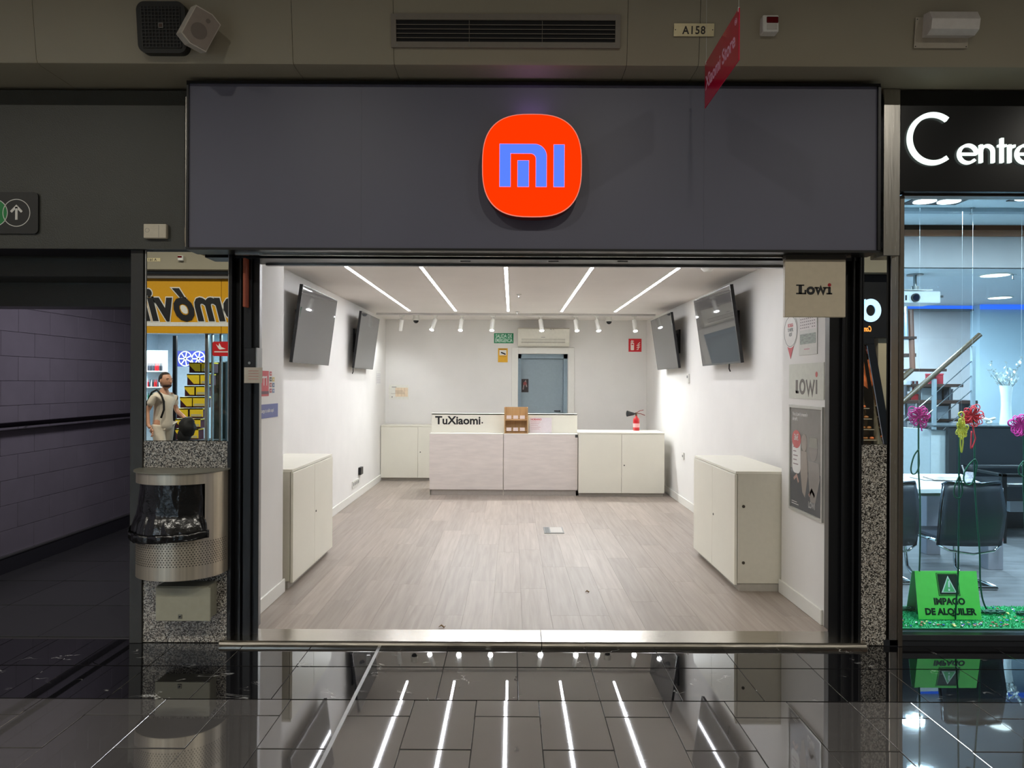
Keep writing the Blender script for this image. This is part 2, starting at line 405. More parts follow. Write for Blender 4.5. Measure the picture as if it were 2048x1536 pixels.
def skirt(name, x0, x1, y0, y1, lab):
    struct(name, MB().box(x0, x1, y0, y1, .03, .128, .004), TRIMW, lab)
skirt('baseboard_left', -2.015, -2.0, 5.1, BY, 'white skirting along the left shop wall')
skirt('baseboard_right', 2.125, 2.14, 5.145, BY, 'white skirting along the right shop wall')
skirt('baseboard_front_left', -1.642, -1.627, 4.45, 5.115, 'white skirting on the left wall return')
skirt('baseboard_front_right', 1.942, 1.957, 4.45, 5.16, 'white skirting on the right wall return')
skirt('baseboard_back', -2.0, 2.125, BY-.015, BY, 'white skirting along the rear wall')

# ---- header and jambs of the entrance
hz = PZ(534, 4.42, 1040)
hd = struct('trim_2', MB().box(-1.70, 2.08, 4.22, 4.44, hz+.012, 3.2), BLK, 'black steel header over the shop entrance')
MB().box(-1.53, 1.90, 4.40, 4.437, hz, hz+.012).make('header_edge_strip', ALU, hd)
MB().box(-1.60, 1.95, 4.09, 4.105, PZ(513.5, 4.1, 1040), PZ(507.5, 4.1, 1040), .002).make('header_rail', STEEL, hd)
for px in (930, 1106, 1244):
    v = P(px, 523, 4.22); MB().box(v.x-.03, v.x+.03, 4.212, 4.222, v.z-.004, v.z+.004).make('bolt_slot', GREYP, hd)
def jamb(name, xs, lab):
    s_ = 1 if xs[0] > 0 else -1; a, b = xs
    mb = MB().box(a, b, 4.25, 4.258, .02, 2.4)
    if s_ > 0: mb.box(a+.06, b, 4.258, 4.44, .02, 2.4)
    else: mb.box(a, b-.06, 4.258, 4.44, .02, 2.4)
    return struct(name, mb, BLK, lab)
jl = jamb('trim_3', (-1.685, -1.514), 'black steel guide post left of the entrance')
MB().box(-1.68, -1.655, 4.19, 4.25, .028, 2.32, .003).make('guide_rib', BLK, jl); MB().box(-1.62, -1.612, 4.22, 4.25, .028, 2.3).make('guide_rib', BLK, jl)
MB().box(-1.600, -1.552, 4.225, 4.25, .028, 2.3, .003).make('guide_rib', BLK, jl); MB().box(-1.574, -1.562, 4.27, 4.43, .03, hz+.01, .002).make('edge_strip', ALU, jl)
jr = jamb('trim_4', (1.900, 2.072), 'black steel guide post right of the entrance')
MB().box(1.965, 1.985, 4.225, 4.25, .028, 2.3, .003).make('guide_rib', BLK, jr); MB().box(2.022, 2.035, 4.21, 4.25, .028, 2.3, .003).make('guide_rib', BLK, jr)
MB().box(2.052, 2.068, 4.19, 4.25, .028, 2.32, .003).make('guide_rib', BLK, jr); MB().box(1.952, 1.960, 4.27, 4.43, .03, hz+.01, .002).make('edge_strip', mat('dull_grey_metal', (105, 103, 100), .4, metal=.6), jr)

# ---- facade walls around
struct('wall_front_upper', MB().box(-9.5, 9.5, 4.20, 4.42, 3.2, 4.9), BLKM, 'dark wall above the shop fronts')
pl = struct('wall_upper_left', MB().box(-9.5, -1.70, 4.155, 4.40, PZ(498, 4.15, 180), 3.22), BLKM, 'dark olive panelling above the side passage')
for a, b in ((-5.6, -3.62), (-3.617, -1.70)):
    MB().box(a, b, 4.145, 4.156, PZ(498, 4.15, 180), 3.24, .001).make('panel', PANEL, pl)
struct('trim_5', MB().box(-1.872, -1.842, 4.04, 4.15, PZ(497, 4.05, 368), 3.17, .008), STEEL, 'narrow polished steel strip at the left end of the fascia')
# stainless post between the two shops
gp = struct('trim_6', MB().box(2.24, 2.30, 4.30, 4.40, 0, 3.2), BLKM, 'stainless steel post between the two shop fronts')
MB().box(PX(1763, 4.12), PX(1797, 4.12), 4.115, 4.2, PZ(512, 4.12, 1780), PZ(178, 4.12, 1780), .003).make('upper_cladding', STEEL, gp)
MB().box(PX(1778, 4.2), PX(1800, 4.2), 4.19, 4.3, .0, PZ(512, 4.2, 1780), .003).make('lower_cladding', STEEL, gp)
MB().box(PX(1770, 4.2), PX(1778, 4.2), 4.22, 4.3, .0, PZ(512, 4.2, 1780)).make('shadow_gap', BLK, gp)

# ---- pillars: granite below, mirror above
def pillar(name, x0, x1, ym, lab, mlab, nm):
    zt = PZ(ym, 4.2, (x0+x1)/2*F/4.2+CX)
    p_ = struct(name, MB().box(x0, x1, 4.215, 4.43, 0, 2.35), BLKM, lab)
    MB().box(x0, x1, 4.192, 4.216, .002, zt, .002).make('granite_slab', GRANITE, p_)
    MB().box(x0+.016, x1-.004, YM, 4.216, zt+.003, 2.325, .0).make('mirror_panel', MIRROR, p_)
    MB().box(x0+.008, x0+.015, 4.185, 4.216, zt, 2.325).box(x1-.004, x1, 4.185, 4.216, zt, 2.325).make('mirror_edge', ALU if x0 < 0 else BLK, p_)
    return p_
pillar('wall_pillar_left', PX(288, 4.2), PX(458, 4.2), 882, 'left pillar, grey granite below and mirror above', '', '')
pillar('wall_pillar_right', PX(1719, 4.2), PX(1772, 4.2), 889, 'right pillar, grey granite below and mirror above', '', '')
struct('trim_7', MB().box(PX(263, 4.2), PX(288, 4.2), 4.18, 4.43, 0, 2.34, .002), mat('dark_grey_post_paint', (48, 48, 46), .4), 'dark metal edge post beside the passage')

# ---- bulkhead with its panels
prof = [(4.2, 3.262), (3.87, 3.258), (3.843, 3.263), (3.832, 3.28), (3.79, 3.62), (3.72, 4.9), (4.2, 4.9)]
bk = struct('ceiling_bulkhead', MB().prism([(-9.4, y+.02 if i < 4 and i else y+.02, z+.02) for i, (y, z) in enumerate(prof)], (18.8, 0, 0)), BLKM, 'beige bulkhead over the shop fronts')
seams = [-9.4, -5.6, -2.575, -1.19, -.645, .612, 1.0, 3.2, 9.4]
for a, b in zip(seams[:-1], seams[1:]):
    q = [(a+.0012, y, z) for y, z in prof[:6]]+[(a+.0012, 3.745, 4.9), (a+.0012, 3.815, 3.62), (a+.0012, 3.86, 3.29), (a+.0012, 3.875, 3.278), (a+.0012, 4.2, 3.281)]
    MB().prism(q, (b-a-.0024, 0, 0)).make('panel', BEIGE, bk, smooth=35)
struct('ceiling_arcade', MB().box(-10, 10, -7.4, 4.3, 4.86, 5.0), mat('arcade_ceiling', (120, 116, 108), .8), 'plain ceiling of the arcade')

# ---- side passage on the left
PWALL = mat('mauve_grey_wall_tile', (103, 99, 106), .3, var=.05, scale=8, objrand=.03)
pw = struct('wall_corridor', MB().box(-4.25, -4.062, 4.43, 9.0, 0, 3.0), mat('wall_tile_joint', (92, 88, 95), .7), 'mauve grey tiled wall of the side passage')
wt = MB().box(-.006, .006, -.1985, .1985, -.0985, .0985, .001)
wme = bpy.data.meshes.new('wall_tile'); wt.bm.to_mesh(wme); wt.bm.free()
for r in range(11):
    for c in range(11):
        yy = 4.63+.4*c-(.2 if r % 2 else 0)
        if yy+.2 < 9.0 and yy-.2 > 4.4: lay('wall_tile', wme, PWALL, -4.06, yy, .14+.1+.2*r, pw)
struct('baseboard_corridor', MB().box(-4.062, -4.04, 4.43, 9.0, 0, .128), mat('dark_skirting', (40, 40, 44), .3), 'dark skirting of the passage wall')
struct('trim_8', MB().box(-4.062, -4.034, 4.43, 9.0, .128, .140), ALU, 'thin pale edge on top of the passage skirting')
struct('wall_corridor_end', MB().box(-4.3, -2.2, 9.0, 9.2, 0, 3.0), PWALL, 'end wall of the side passage')
struct('wall_corridor_front', MB().box(-9.5, -4.06, 4.25, 4.43, 0, 2.4), PANEL, 'dark wall left of the side passage')
struct('wall_corridor_right', MB().box(-2.26, -2.25, 4.43, 9.2, 0, 3.0), PWALL, 'right wall of the side passage')
struct('ceiling_corridor', MB().box(-4.3, -2.2, 4.4, 9.2, 3.0, 3.1), PANEL, 'ceiling of the side passage')
lz = PZ(613, 4.8, 130)
struct('trim_9', MB().box(-4.06, -2.26, 4.80, 5.0, lz, 3.0).box(-4.06, -2.26, 4.5, 4.8, lz+.16, 3.0), PANEL, 'dark lintel box across the passage')
hr = thing('handrail', 'dark metal handrail running along the passage wall', 'handrail', (-4.0, 6.5, 1.19))
MB().cyl((-3.99, 4.45, 1.19), (-3.99, 8.95, 1.19), .021).make('rail', mat('dark_polished_metal', (52, 46, 54), .18, metal=.9), hr, smooth=40)
for y in (4.9, 5.9, 6.9, 7.9): MB().cyl((-4.055, y, 1.15), (-3.99, y, 1.185), .007, n=8).make('bracket', CHROME, hr)
sg = thing('wayfinding_sign', 'black rounded sign with green disc and white arrow in circle', 'sign', (-2.95, 4.14, P(0, 467, 4.13).z))
x1 = PX(73, 4.13); z0, z1 = PZ(467, 4.13, 20), PZ(384, 4.13, 20)
f = FX(x1, 4.144, z0); MB().plate(f, rrect(-.56, 0, 0, z1-z0, .025), .012).make('board', mat('sign_black', (30, 30, 28), .4), sg)
hh = (z1-z0)/2; r_ = 27/F*4.13; ux = (30-73)/F*4.13
MB().stroke(f, arc(ux, hh, r_, 0, 360, 40), .004, .0015, .012, True).make('circle_outline', WHITEP, sg)
MB().stroke(f, [(ux, hh-.040), (ux, hh+.035)], .014, .0015, .012).stroke(f, [(ux-.032, hh+.005), (ux, hh+.038), (ux+.032, hh+.005)], .014, .0015, .012).make('arrow', WHITEP, sg)
ux2 = (-15-73)/F*4.13
MB().disc(f, ux2, hh, r_, .001, .012).make('green_disc', mat('sign_green', (24, 128, 62), .4), sg)
MB().stroke(f, arc(ux2, hh, r_, 0, 360, 40), .004, .0015, .012, True).make('circle_outline', WHITEP, sg)
b0 = P(291, 478, 4.145); b1 = P(336, 450, 4.145)
wb = thing('access_point_box', 'small cream plastic box on the dark panel left of the fascia', 'plastic box', ((b0.x+b1.x)/2, 4.14, b0.z))
MB().box(b0.x, b1.x, 4.115, 4.145, b0.z, b1.z, .003).make('case', mat('cream_plastic', (205, 196, 176), .4), wb)
f = FX(b0.x, 4.115, b0.z); MB().rect(f, .088, .004, .0895, .076, .0006).make('cover_line', GREYP, wb); MB().stroke(f, arc(.022, .045, .012, 0, 360, 18), .0012, .0008, 0, True).make('round_mark', GREYP, wb)

# ---- opposite side of the arcade (seen in the two mirrors)
OY = 2*YM-11.4
def OF(px, py, D=11.4):
    v = PM(px, py, D); return v
ob = struct('wall_opposite', MB().box(-9.5, -7.6, OY-.2, OY, 0, 3.3).box(-3.2, 4.6, OY-.2, OY, 0, 3.3).box(7.2, 9.5, OY-.2, OY, 0, 3.3), mat('opposite_wall', (70, 68, 64), .5), 'dark wall across the arcade')
struct('ceiling_bulkhead_opposite', MB().box(-9.4, 9.4, OY-.2, OY+.25, 3.3, 4.9), BEIGE, 'beige bulkhead across the arcade')

# ================================================================== SHOP FASCIA AND WHAT HANGS OVER IT
FY = 4.0
fx0, fx1 = PX(371, FY), PX(1756, FY); fz0, fz1 = PZ(503, FY, 1060), PZ(165.5, FY, 1060)
fa = thing('shop_fascia', 'long dark grey fascia board over the shop entrance', 'fascia', ((fx0+fx1)/2, 4.1, fz0))
js = [fx0+.012, PX(720, FY), PX(1405, FY), fx1-.015]
for a, b in zip(js[:-1], js[1:]): MB().box(a+.0002, b-.0002, 4.0, 4.03, fz0+.014, fz1-.014).make('panel', SIGNP, fa)
MB().box(fx0, fx1, 3.99, 4.14, fz0, fz0+.014).make('frame_bar', BLK, fa)
MB().box(fx0, fx1, 3.99, 4.14, fz1-.014, fz1).make('frame_bar', BLK, fa)
MB().box(fx0, fx0+.012, 3.99, 4.14, fz0+.014, fz1-.014).make('frame_bar', BLK, fa)
MB().box(fx1-.015, fx1, 3.985, 4.14, fz0+.014, fz1-.014).make('frame_bar', BLK, fa)
# glowing emblem
LY = 3.90
c0, c1 = P(962.5, 434, LY), P(1163.5, 228, LY); cx, cz = (c0.x+c1.x)/2, (c0.z+c1.z)/2; ra, rb = (c1.x-c0.x)/2, (c1.z-c0.z)/2
def sup(cu, cv, a, b, n=64, e=2.75):
    o = []
    for k in range(n):
        t = 2*PI*k/n; c, s = math.cos(t), math.sin(t)
        o.append((cu+a*math.copysign(abs(c)**(2/e), c), cv+b*math.copysign(abs(s)**(2/e), s)))
    return o
lg = thing('illuminated_logo', 'glowing orange rounded emblem with blue letters on the dark fascia', 'logo', (cx, 3.95, c0.z))
f = FX(cx, LY, cz)
MB().plate(Fr((cx, 3.995, cz), (1, 0, 0)), sup(0, 0, ra*.985, rb*.985), .09).make('body', mat('logo_side_red', (120, 30, 22), .4), lg)
MB().plate(f, sup(0, 0, ra, rb), .006, -.006).make('edge_rim', mat('logo_rim', (230, 150, 130), .4, emit=(235, 130, 110), es=.5), lg)
MB().plate(f, sup(0, 0, ra*.982, rb*.982), .002, 0).make('face', mat('logo_orange', (120, 20, 4), .5, ior=1.05, emit=(255, 44, 0), es=1.5), lg)
u = lambda px: (px-1063.3)/F*LY
v = lambda py: -(py-331)/F*LY
BLUE = mat('logo_blue', (40, 60, 120), .5, ior=1.05, emit=(80, 116, 255), es=1.25); PINK = mat('logo_letter_edge', (200, 150, 190), .5, emit=(226, 130, 190), es=.8)
def letters(off, g, m, nm):
    # outer hook of the m
    outer = [(u(999)-g, v(373.5)-g), (u(999)-g, v(289)+g)]+[(a, b) for a, b in arc(u(1072), v(309), u(1092)-u(1072)+g, 90, 0, 8)]+[(u(1092)+g, v(373.5)-g), (u(1072)-g, v(373.5)-g)]
    inner = [(a, b) for a, b in arc(u(1062), v(316.5), u(1071.5)-u(1062)-g, 0, 90, 6)]+[(u(1020)+g, v(307)-g), (u(1020)+g, v(373.5)-g)]
    mb = MB(); th_ = .002
    def strip(A, B):
        pass
    # build as three pieces: left leg, top bar with curve, right leg
    mb.rect(f, u(999)-g, v(373.5)-g, u(1020)+g, v(307), th_, off)
    n = 10
    oa = arc(u(1068), v(313), u(1092)-u(1068)+g, 90, 0, n, v(289)-v(313)+g); ia = arc(u(1060), v(318), u(1071.5)-u(1060)-g, 90, 0, n, v(307)-v(318)-g)
    top = [(u(999)-g, v(289)+g)]+oa+[(u(1092)+g, v(373.5)-g), (u(1071.5)-g, v(373.5)-g)]+ia[::-1]+[(u(999)-g, v(307)-g)]
    for k in range(n):
        mb.plate(f, [ia[k], oa[k], oa[k+1], ia[k+1]], th_, off)
    mb.plate(f, [(u(999)-g, v(289)+g), (u(999)-g, v(307)-g), ia[0], oa[0]], th_, off)
    mb.plate(f, [ia[-1], oa[-1], (u(1092)+g, v(373.5)-g), (u(1071.5)-g, v(373.5)-g)], th_, off)
    mb.make('letter_m', m, lg)
    MB().rect(f, u(1035)-g, v(373.5)-g, u(1056.5)+g, v(322)+g, th_, off).make('letter_m_inner_bar', m, lg)
    MB().rect(f, u(1107)-g, v(373.5)-g, u(1127.5)+g, v(290)+g, th_, off).make('letter_i', m, lg)
letters(.0025, .0028, PINK, 0); letters(.0045, 0, BLUE, 1)

lamp('AREA', 'added_logo_glow', (cx, 3.93, c1.z+.012), .11, (.75, .35, 1), .16, .05, rot=(PI, 0, 0))  # hidden lamp added for the purple glow on the soffit
# hanging pink sign, edge on to the camera
hs_ = thing('hanging_sign', 'translucent crimson acrylic sign hanging edge-on before the fascia', 'sign', (1.0, 3.42, 2.96))
HX = 1.0; dn = HX*F/(1474.6-CX); df = HX*F/(1406.6-CX)
zt = P(1474.6, 15, dn).z; zb = (P(1474.6, 117.6, dn).z+P(1406.6, 219, df).z)/2
ACR = mat('crimson_acrylic', (206, 20, 66), .12, var=.01, alpha=.93, coat=.3)
MB().box(HX-.002, HX+.002, dn, df, zb, zt, .0005).make('panel', ACR, hs_)
fr = Fr((HX-.002, df, zb), (0, -1, 0))
MB().text(fr, 'Xiaomi Store', (df-dn)*.47, (zt-zb)*.38, .098, .0008, 0, .0018, 'CENTER', sx=.92).make('lettering', mat('pale_pink_print', (240, 190, 215), .4), hs_)
q = (df-dn)-.045; MB().stroke(fr, arc(q, zt-zb-.04, .014, 0, 360, 18), .003, .0008, 0, True).stroke(fr, arc(q, zt-zb-.04, .006, 0, 360, 12), .003, .0008, 0, True).make('small_emblem', MATS['pale_pink_print'], hs_)
for y in (dn+.01, df-.02):
    MB().cyl((HX, y, zt-.012), (HX, y, 4.86), .0008, n=5).cyl((HX, y, zt-.014), (HX, y, zt+.006), .004, n=8).make('hanging_wire', mat('nylon_wire', (200, 200, 195), .3), hs_)

# ---- things on the bulkhead
def bulk(z): return 3.832-(z-3.28)/(3.62-3.28)*.042 if z > 3.28 else 3.832
BD = 3.80
ZS = 3.80
# black square speaker
s0, s1 = P(271, 105, BD-.03), P(372, 4, BD-.03)
sp = thing('square_speaker', 'black square speaker with a gridded grille and small emblem', 'speaker', ((s0.x+s1.x)/2, 3.8, s0.z))
f = Fr((s0.x+.008, 3.83, s0.z+.008), (1, 0, 0), (0, -.12, 1)); W_, H_ = s1.x-s0.x-.008, s1.z-s0.z-.008
SPB = mat('black_speaker_plastic', (26, 27, 25), .45)
MB().plate(f, rrect(0, 0, W_, H_, .045, 8), .052).make('housing', SPB, sp)
mb = MB(); g0 = .028; gw = (W_-2*g0)/11; gh = (H_-2*g0-.01)/11
for i in range(12): mb.rect(f, g0+gw*i-.0022, g0, g0+gw*i+.0022, H_-g0, .004, .053)
for i in range(12): mb.rect(f, g0, g0+gh*i-.0022, W_-g0, g0+gh*i+.0022, .004, .0535)
mb.make('grille', mat('grille_grey', (40, 40, 38), .4), sp)
MB().rect(f, g0, g0, W_-g0, H_-g0, .0006, .053).make('grille_cloth', BLKM, sp)
MB().rect(f, W_/2-.013, H_/2-.006, W_/2+.013, H_/2+.02, .002, .058).make('emblem', GREYP, sp)
MB().rect(f, W_/2-.009, H_/2-.002, W_/2+.009, H_/2+.016, .001, .06).make('emblem_centre', mat('emblem_brown', (70, 50, 40), .5), sp)
# white tilted speaker
ws = thing('tilted_speaker', 'small white wall speaker turned askew beside the black speaker', 'speaker', (P(397, 60, 3.7).x, 3.78, P(397, 60, 3.7).z))
WSP = mat('off_white_speaker_plastic', (206, 198, 184), .4)
c = P(402, 57, 3.66)
ux_, uz_ = Vector((math.cos(-.50), .12, math.sin(-.50))).normalized(), None
uu = Vector((math.cos(-.5), .88, math.sin(-.5))).normalized(); vv = Vector((math.sin(.5), .05, math.cos(.5))); vv = (vv-uu*vv.dot(uu)).normalized()
f = Fr(c, uu, vv)
hw, hv = .070, .086
outl = [(-hw, -hv+.008), (-hw*.2, -hv-.012), (hw, -hv+.0), (hw, hv-.008), (hw*.2, hv+.010), (-hw, hv-.002)]
MB().plate(f, outl, .105, -.11).make('cabinet', WSP, ws)
MB().plate(f, [(a*.93, b*.93) for a, b in outl], .004, -.004).make('grille', mat('speaker_grille', (150, 138, 126), .6, bump=.6, bscale=900), ws)
MB().disc(f, -.005, -.018, .040, .001, .0003).disc(f, .01, .052, .011, .001, .0003).make('driver_shadow', mat('speaker_cone', (118, 108, 98), .6), ws)
MB().cyl(c+Vector((-.03, .07, -.02)), (c.x-.05, 3.80, c.z-.01), .012, n=10).make('bracket', WSP, ws)
# long air grille
g0_, g1_ = P(781, 92, BD), P(1240, 30, BD)
vg = thing('air_grille', 'long beige air vent with dark horizontal slats above the fascia', 'air vent', ((g0_.x+g1_.x)/2, 3.8, g0_.z))
f = Fr((g0_.x, 3.822, g0_.z), (1, 0, 0), (0, -.12, 1)); W_, H_ = g1_.x-g0_.x, g1_.z-g0_.z
mx_, my_ = 10/F*BD, 11/F*BD
VB = mat('vent_paint', (122, 114, 102), .45)
MB().rect(f, 0, 0, W_, my_, .012).rect(f, 0, H_-my_, W_, H_, .012).rect(f, 0, my_, mx_, H_-my_, .012).rect(f, W_-mx_, my_, W_, H_-my_, .012).make('frame', VB, vg)
MB().rect(f, mx_, my_, W_-mx_, H_-my_, .001, 0).make('duct_back', BLKM, vg)
for i in range(4): MB().rect(f, mx_, my_+(H_-2*my_)*(i+.9)/5-.0012, W_-mx_, my_+(H_-2*my_)*(i+.9)/5+.0016, .004, .006).make('slat', VB, vg)
for i in (1, 2): MB().rect(f, mx_+(W_-2*mx_)*i/3-.0012, my_, mx_+(W_-2*mx_)*i/3+.0012, H_-my_, .003, .004).make('divider', VB, vg)
for i in range(4):
    for vv_ in (my_*.4, H_-my_*.4): MB().disc(f, .03+(W_-.06)*i/3, vv_, .0035, .001, .012, 8).make('screw', GREYP, vg)
# unit number plate
n0, n1 = P(1347, 71, BD), P(1427.5, 47, BD)
np_ = thing('unit_number_plate', 'small metal number plate on the bulkhead left of the hanging sign', 'number plate', ((n0.x+n1.x)/2, 3.79, n0.z))
f = Fr((n0.x, 3.81, n0.z), (1, 0, 0), (0, -.12, 1)); W_, H_ = n1.x-n0.x, n1.z-n0.z
MB().rect(f, 0, 0, W_, H_, .004).make('plate', mat('plate_metal', (214, 200, 160), .3, metal=.3), np_)
MB().text(f, 'A158', W_*.5, H_*.18, .057, .001, .004, .0012, 'CENTER', sx=.9, space=1.15).make('number', mat('number_ink', (50, 42, 38), .5), np_)
for a in (.008, W_-.008): MB().disc(f, a, H_*.5, .003, .001, .004, 8).make('rivet', BLK, np_)
# red and white alarm sounder
a0, a1 = P(1524, 64, BD-.03), P(1556.5, 30, BD-.03)
al = thing('alarm_sounder', 'small white alarm unit with a dark red lens on the bulkhead', 'alarm', ((a0.x+a1.x)/2, 3.78, a0.z))
MB().box(a0.x, a1.x, 3.765, 3.825, a0.z, a1.z, .008, 2).make('case', WHITEP, al)
MB().box(a0.x+.02, a1.x-.004, 3.760, 3.768, a1.z-.045, a1.z-.012, .003).make('red_lens', mat('dark_red_lens', (96, 12, 18), .15), al)
MB().box(a0.x+.022, a1.x-.01, 3.762, 3.766, a0.z+.01, a0.z+.04, .002).make('cover', mat('alarm_cover', (196, 192, 182), .4), al)
# emergency light
e0, e1 = P(1829, 94, BD), P(1937, 36, BD)
em = thing('emergency_light', 'white emergency light with a prismatic cover at the right end of the bulkhead', 'emergency light', ((e0.x+e1.x)/2, 3.78, e0.z))
f = Fr((e0.x, 3.815, e0.z), (1, 0, 0), (0, -.12, 1)); W_, H_ = e1.x-e0.x, e1.z-e0.z
MB().rect(f, 0, 0, W_, H_, .004).make('backplate', mat('emergency_backplate', (170, 160, 142), .4), em)
for a in (.008, W_-.008):
    for b in (.008, H_-.01): MB().disc(f, a, b, .003, .001, .004, 8).make('screw', BLK, em)
MB().prism([f.p(.04, .052, .004), f.p(.04, .05, .05), f.p(.04, .07, .085), f.p(.04, .12, .09), f.p(.04, .165, .06), f.p(.04, .17, .004)], (W_-.035, 0, 0)).make('diffuser', mat('prismatic_diffuser', (214, 208, 200), .15, bump=.6, bscale=300, coat=.5), em)

# ---- hanging white square sign under the header, right
h0, h1 = P(1568.5, 634, 4.06), P(1691, 519, 4.06)
lo = thing('square_projecting_sign', 'beige square sign panel under the right end of the fascia', 'sign', ((h0.x+h1.x)/2, 4.08, h0.z))
f = FX(h0.x, 4.06, h0.z); W_, H_ = h1.x-h0.x, h1.z-h0.z
MB().box(h0.x, h1.x, 4.06, 4.09, h0.z, h1.z, .003).make('panel', mat('beige_sign_panel', (190, 178, 156), .3), lo)
MB().box(h0.x, h1.x, 4.055, 4.10, h1.z, h1.z+.03, .003).make('hanger_bar', mat('sign_bar', (60, 56, 50), .4), lo)
k = 1/F*4.06
U = lambda px: (px-1568.5)*k
V = lambda py: (634-py)*k
mb = MB(); t_ = .0015
# slab serif L o w i
mb.rect(f, U(1596), V(588), U(1602.5), V(570), t_).rect(f, U(1591), V(571.6), U(1607), V(569), t_).rect(f, U(1591), V(588.3), U(1611), V(585.4), t_).rect(f, U(1607.8), V(588.3), U(1611), V(579.5), t_)
mb.stroke(f, arc(U(1620), V(581), 6.0*k, 0, 360, 24, 5.8*k), 5.0*k, t_, 0, True)
mb.stroke(f, [(U(1631), V(574.5)), (U(1635), V(586)), (U(1640), V(574.5)), (U(1645), V(586)), (U(1649), V(574.5))], 4.4*k, t_)
mb.rect(f, U(1627.5), V(576.5), U(1637), V(573.8), t_).rect(f, U(1644.5), V(576.5), U(1652), V(573.8), t_)
mb.rect(f, U(1655), V(588), U(1660), V(574), t_).rect(f, U(1651.5), V(576.3), U(1660), V(573.8), t_).rect(f, U(1651.5), V(588.3), U(1663), V(585.5), t_)
mb.make('lettering', INK, lo)
MB().disc(f, U(1657.5), V(569.5), 3.4*k, t_).make('red_dot', mat('dark_red_dot', (150, 24, 34), .4), lo)

# ---- things on the left jamb
ls = thing('lock_box', 'black lock box on the left door post', 'lock', (-1.575, 4.2, P(504, 738, 4.2).z))
l0, l1 = P(490, 738, 4.2), P(515, 696, 4.2)
MB().box(l0.x, l1.x, 4.17, 4.225, l0.z, l1.z, .003).make('case', mat('lock_black', (26, 27, 29), .4), ls)
MB().box(l1.x, l1.x+.007, 4.165, 4.25, l0.z, l1.z).make('striker_plate', ALU, ls)
MB().cyl((l0.x+.035, 4.172, l0.z+.035), (l0.x+.035, 4.165, l0.z+.035), .008, n=12).make('keyhole', ALU, ls)
o0, o1 = P(485.5, 614, 4.18), P(491.5, 516, 4.18)
tag(MB().box(o0.x, o1.x, 4.17, 4.25, o0.z, o1.z, .003).make('orange_rubber_strip', mat('orange_rubber', (150, 72, 46), .5)), 'vertical dull orange strip at the top of the left door post', 'strip')
t0, t1 = P(489.5, 766, 4.18), P(526, 735, 4.18)
tp = thing('taped_notice', 'pale paper notice taped across the left door post', 'notice', ((t0.x+t1.x)/2, 4.17, t0.z))
f = FX(t0.x, 4.163, t0.z); W_, H_ = t1.x-t0.x, t1.z-t0.z
MB().rect(f, 0, 0, W_, H_, .0015).make('paper', mat('dim_notice_paper', (180, 172, 160), .4), tp)
for i in range(4): MB().rect(f, .025, H_*(.25+.17*i), W_*.8, H_*(.25+.17*i)+.0025, .0006, .0015).make('print_line', mat('faded_red_print', (180, 110, 104), .5), tp)

# ================================================================== INSIDE THE EMPTY SHOP
for i, (px, lab) in enumerate(((818, 'leftmost'), (910.5, 'second from the left'), (1015.5, 'middle'), (1122, 'second from the right'), (1229, 'rightmost'))):
    x = P(px, 623, 9.9).x
    t = thing('led_ceiling_strip', 'glowing white LED line in the shop ceiling, %s of the five' % lab, 'ceiling light', (x, 7.5, CZ), 'LED lines in the shop ceiling')
    MB().box(x-.014, x+.014, 5.25, 9.9, CZ-.004, CZ+.002).make('diffuser', LED, t)
    MB().box(x-.019, x-.014, 5.245, 9.905, CZ-.003, CZ+.002).box(x+.014, x+.019, 5.245, 9.905, CZ-.003, CZ+.002).make('trim_edge', TRIMW, t)
TY = 10.25; tz = CZ-.03
ta, tb_ = PX(751, TY), PX(1309, TY)
tag(MB().box(ta, tb_, TY-.018, TY+.018, tz, CZ, .003).make('lighting_track', mat('track_white', (196, 192, 188), .4)), 'long white lighting track across the rear of the shop ceiling', 'track')
SPOTS = [(803, 636, 797.5, 667, 1, 'turned to the rear wall, left of the dome camera'), (870, 636, 863.5, 665, 0, 'second from the left end of the track'), (923, 636, 920.5, 666, 0, 'third from the left end of the track'),
         (985, 636, 983, 665.5, 0, 'left of the green exit sign'), (1080, 636, 1082, 665.5, 0, 'in front of the air conditioner'), (1150, 636, 1152, 665, 0, 'just right of the air conditioner'),
         (1192, 636, 1195, 663, 0, 'left of the right dome camera'), (1267, 636, 1268, 667.5, 0, 'above the red extinguisher sign')]
for ax, ay, bx, by, back, lab in SPOTS:
    a = P(ax, ay+4, TY); b = P(bx, by, TY)
    t = thing('track_spotlight', 'white cylindrical track spotlight '+lab, 'spotlight', (a.x, TY, tz), 'spotlights on the track')
    tilt = .42 if not back else -.45
    d = Vector((b.x-a.x, -tilt*.16 if not back else .08, -.165)).normalized()
    top = Vector((a.x, TY, tz-.045))
    end = top+d*.19
    MB().box(a.x-.035, a.x+.035, TY-.016, TY+.016, tz-.022, tz, .003).make('adapter', WHITEP, t)
    MB().cyl((a.x, TY, tz-.022), top+d*.02, .008, n=10).make('pivot', WHITEP, t)
    MB().cyl(top+d*.015, end, .031, n=20).make('barrel', WHITEP, t, smooth=40)
    MB().cyl(end, end+d*.002, .026 if back else .030, n=20).make('lens', LENS, t)
    q = Vector((0, 0, -1)).rotation_difference(d if back else Vector((d.x*1.5, -.45, -.9)).normalized())
    lamp('SPOT', 'spot_lamp', end+d*.02, K_SPOT*(.8 if back else 1.3 if ax > 1260 or ax < 880 else 3.0), (.93, .98, 1), .03, rot=q.to_euler(), ang=math.radians(112), blend=.7)
